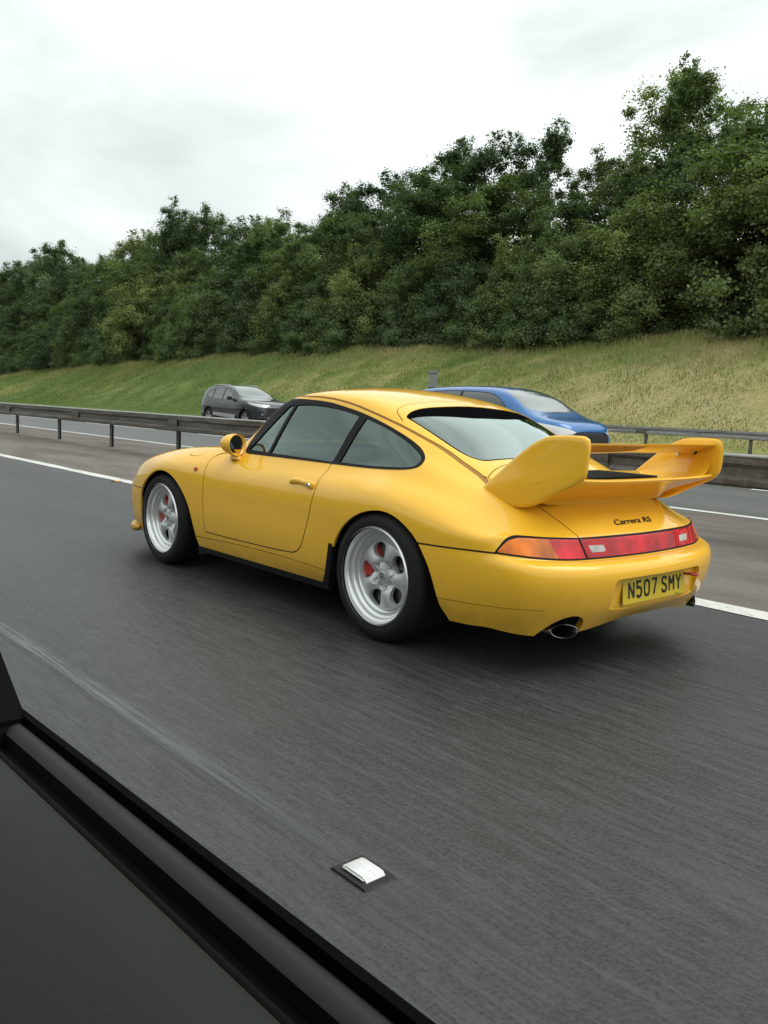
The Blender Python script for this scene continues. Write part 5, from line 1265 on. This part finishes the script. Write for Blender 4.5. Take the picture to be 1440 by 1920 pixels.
grass(60000, -150, -60, 20.5, 33.5, .42, 'far_grass', 'rough grass on the far left stretch of the bank', GRASS)
# woodland on the near side of the motorway, behind the photographer: seen only mirrored in the paint
V_, F_, t_ = [], [], []; base = 0
for k in range(30):
    me = PROTO['bush%d' % (k % 4)][0]; nv = len(me.vertices); co = np.empty(nv*3); me.vertices.foreach_get('co', co); co = co.reshape(-1, 3); fi = np.empty(len(me.loops), np.int32); me.loops.foreach_get('vertex_index', fi); fi = fi.reshape(-1, 3)[::4]
    V_.append(co*np.array([1.7, 1.4, .9])+np.array([-75+k*5.2, -24-2*(k % 2), .4])); F_.append(fi+base); base += nv; t_.append(np.full(nv, .4))
nw = meshobj('near_woodland', np.vstack(V_), np.vstack(F_), LEAF['mid'], smooth=False, attr=np.concatenate(t_)); tag(nw, 'woodland edge on the near side of the motorway', 'woodland', kind='stuff')
# ------------------------------------------------------------------ door of the car the photograph is taken from
DOORBLK = mat('door black rubber', (.004, .004, .004), .85, spec=.08); DOORTRIM = mat('door card vinyl', (.040, .044, .050), .6, spec=.3); SILL = mat('window sill strip', (.020, .021, .020), .6, spec=.4)
q = NT(DOORTRIM); q.bump(q.noise(q.pos(), 420, 3, .7), .25, .0012); q.base(q.mix(q.noise(q.pos(), 5, 3), (.006, .007, .009), (.014, .016, .018)))
door = empty('passing_car', (4.9, -3.22, .3), label='dark interior door and window sill of the car the photo is taken from', cat='car')
def dz(x): return .803+.030*(x-4.437)
def run(name, prof, m, x0=4.05, x1=6.4, smooth=True, angle=50, n=12):
    """prof: (y, z above the belt line) closed loop"""
    rows = [[(x-4.9, y+3.22, dz(x)+z-.3) for y, z in prof] for x in np.linspace(x0, x1, n)]
    v, f = loft(rows); k = len(prof); f += [list(range(k)), list(range((n-1)*k, n*k))]
    return MB().add(v, f).build(name, m, door, smooth=smooth, angle=angle)
run('outer_lip', [(-3.196, -.03), (-3.196, .001), (-3.1985, .0035), (-3.203, .001), (-3.203, -.03)], DOORBLK)
run('outer_sill', [(-3.2035, -.04), (-3.2035, -.008), (-3.208, -.005), (-3.216, -.006), (-3.222, -.011), (-3.222, -.04)], SILL)
run('groove', [(-3.2225, -.06), (-3.2225, -.024), (-3.246, -.026), (-3.246, -.06)], DOORBLK)
run('inner_seal', [(-3.2465, -.05), (-3.2465, -.004), (-3.249, .001), (-3.2525, -.003), (-3.2525, -.05)], SILL)
run('seal_bed', [(-3.253, -.05), (-3.253, -.008), (-3.270, .012), (-3.296, .052), (-3.302, .045), (-3.302, -.05)], DOORBLK)
t_prof = [(-3.3025, .01), (-3.3025, .060), (-3.305, .067), (-3.312, .071), (-3.34, .072), (-3.40, .064), (-3.46, .046), (-3.50, .018), (-3.52, -.03), (-3.53, -.12), (-3.49, -.12), (-3.35, -.05)]
run('door_card', t_prof, DOORTRIM, angle=70)
run('outer_panel', [(-3.15, -.55), (-3.12, -.30), (-3.15, -.10), (-3.195, -.035), (-3.23, -.07), (-3.22, -.55)], mat('dark car paint', (.03, .032, .035), .35, coat=1))
# corner sail panel and frame of the window at its front end
sp = MB().prism([(4.452-4.9, .465+.0), (4.452-4.9, .500), (4.425-4.9, .514), (4.36-4.9, .556), (4.18-4.9, .68), (3.95-4.9, .83), (3.95-4.9, .465)], 1, -3.235+3.22, -3.198+3.22)
sp.build('sail_panel', DOORBLK, door, smooth=True, bevel=.006)

# the rest of its cabin, which shades the door from above and behind
HEAD = mat('headlining', (.10, .10, .10), .9); CABIN = mat('dark cabin trim', (.02, .02, .022), .8)
def slab(name, lo, hi, m, bev=.02): return MB().box([a-b for a, b in zip(lo, (4.9, -3.22, .3))], [a-b for a, b in zip(hi, (4.9, -3.22, .3))], 0).build(name, m, door, smooth=True, bevel=bev)
slab('roof', (4.15, -4.72, 1.475), (6.6, -3.36, 1.51), HEAD); slab('floor_pan', (3.3, -4.8, .22), (6.9, -3.25, .30), CABIN)
slab('far_door', (3.3, -4.86, .25), (6.9, -4.76, .92), CABIN); slab('rear_bulkhead', (6.62, -4.76, .3), (6.72, -3.3, 1.45), CABIN)
slab('centre_pillar', (5.95, -3.40, .86), (6.15, -3.30, 1.47), CABIN); slab('dashboard', (3.55, -4.74, .3), (4.05, -3.32, .98), CABIN)
slab('far_pillar', (5.5, -4.80, .92), (5.75, -4.70, 1.47), CABIN)
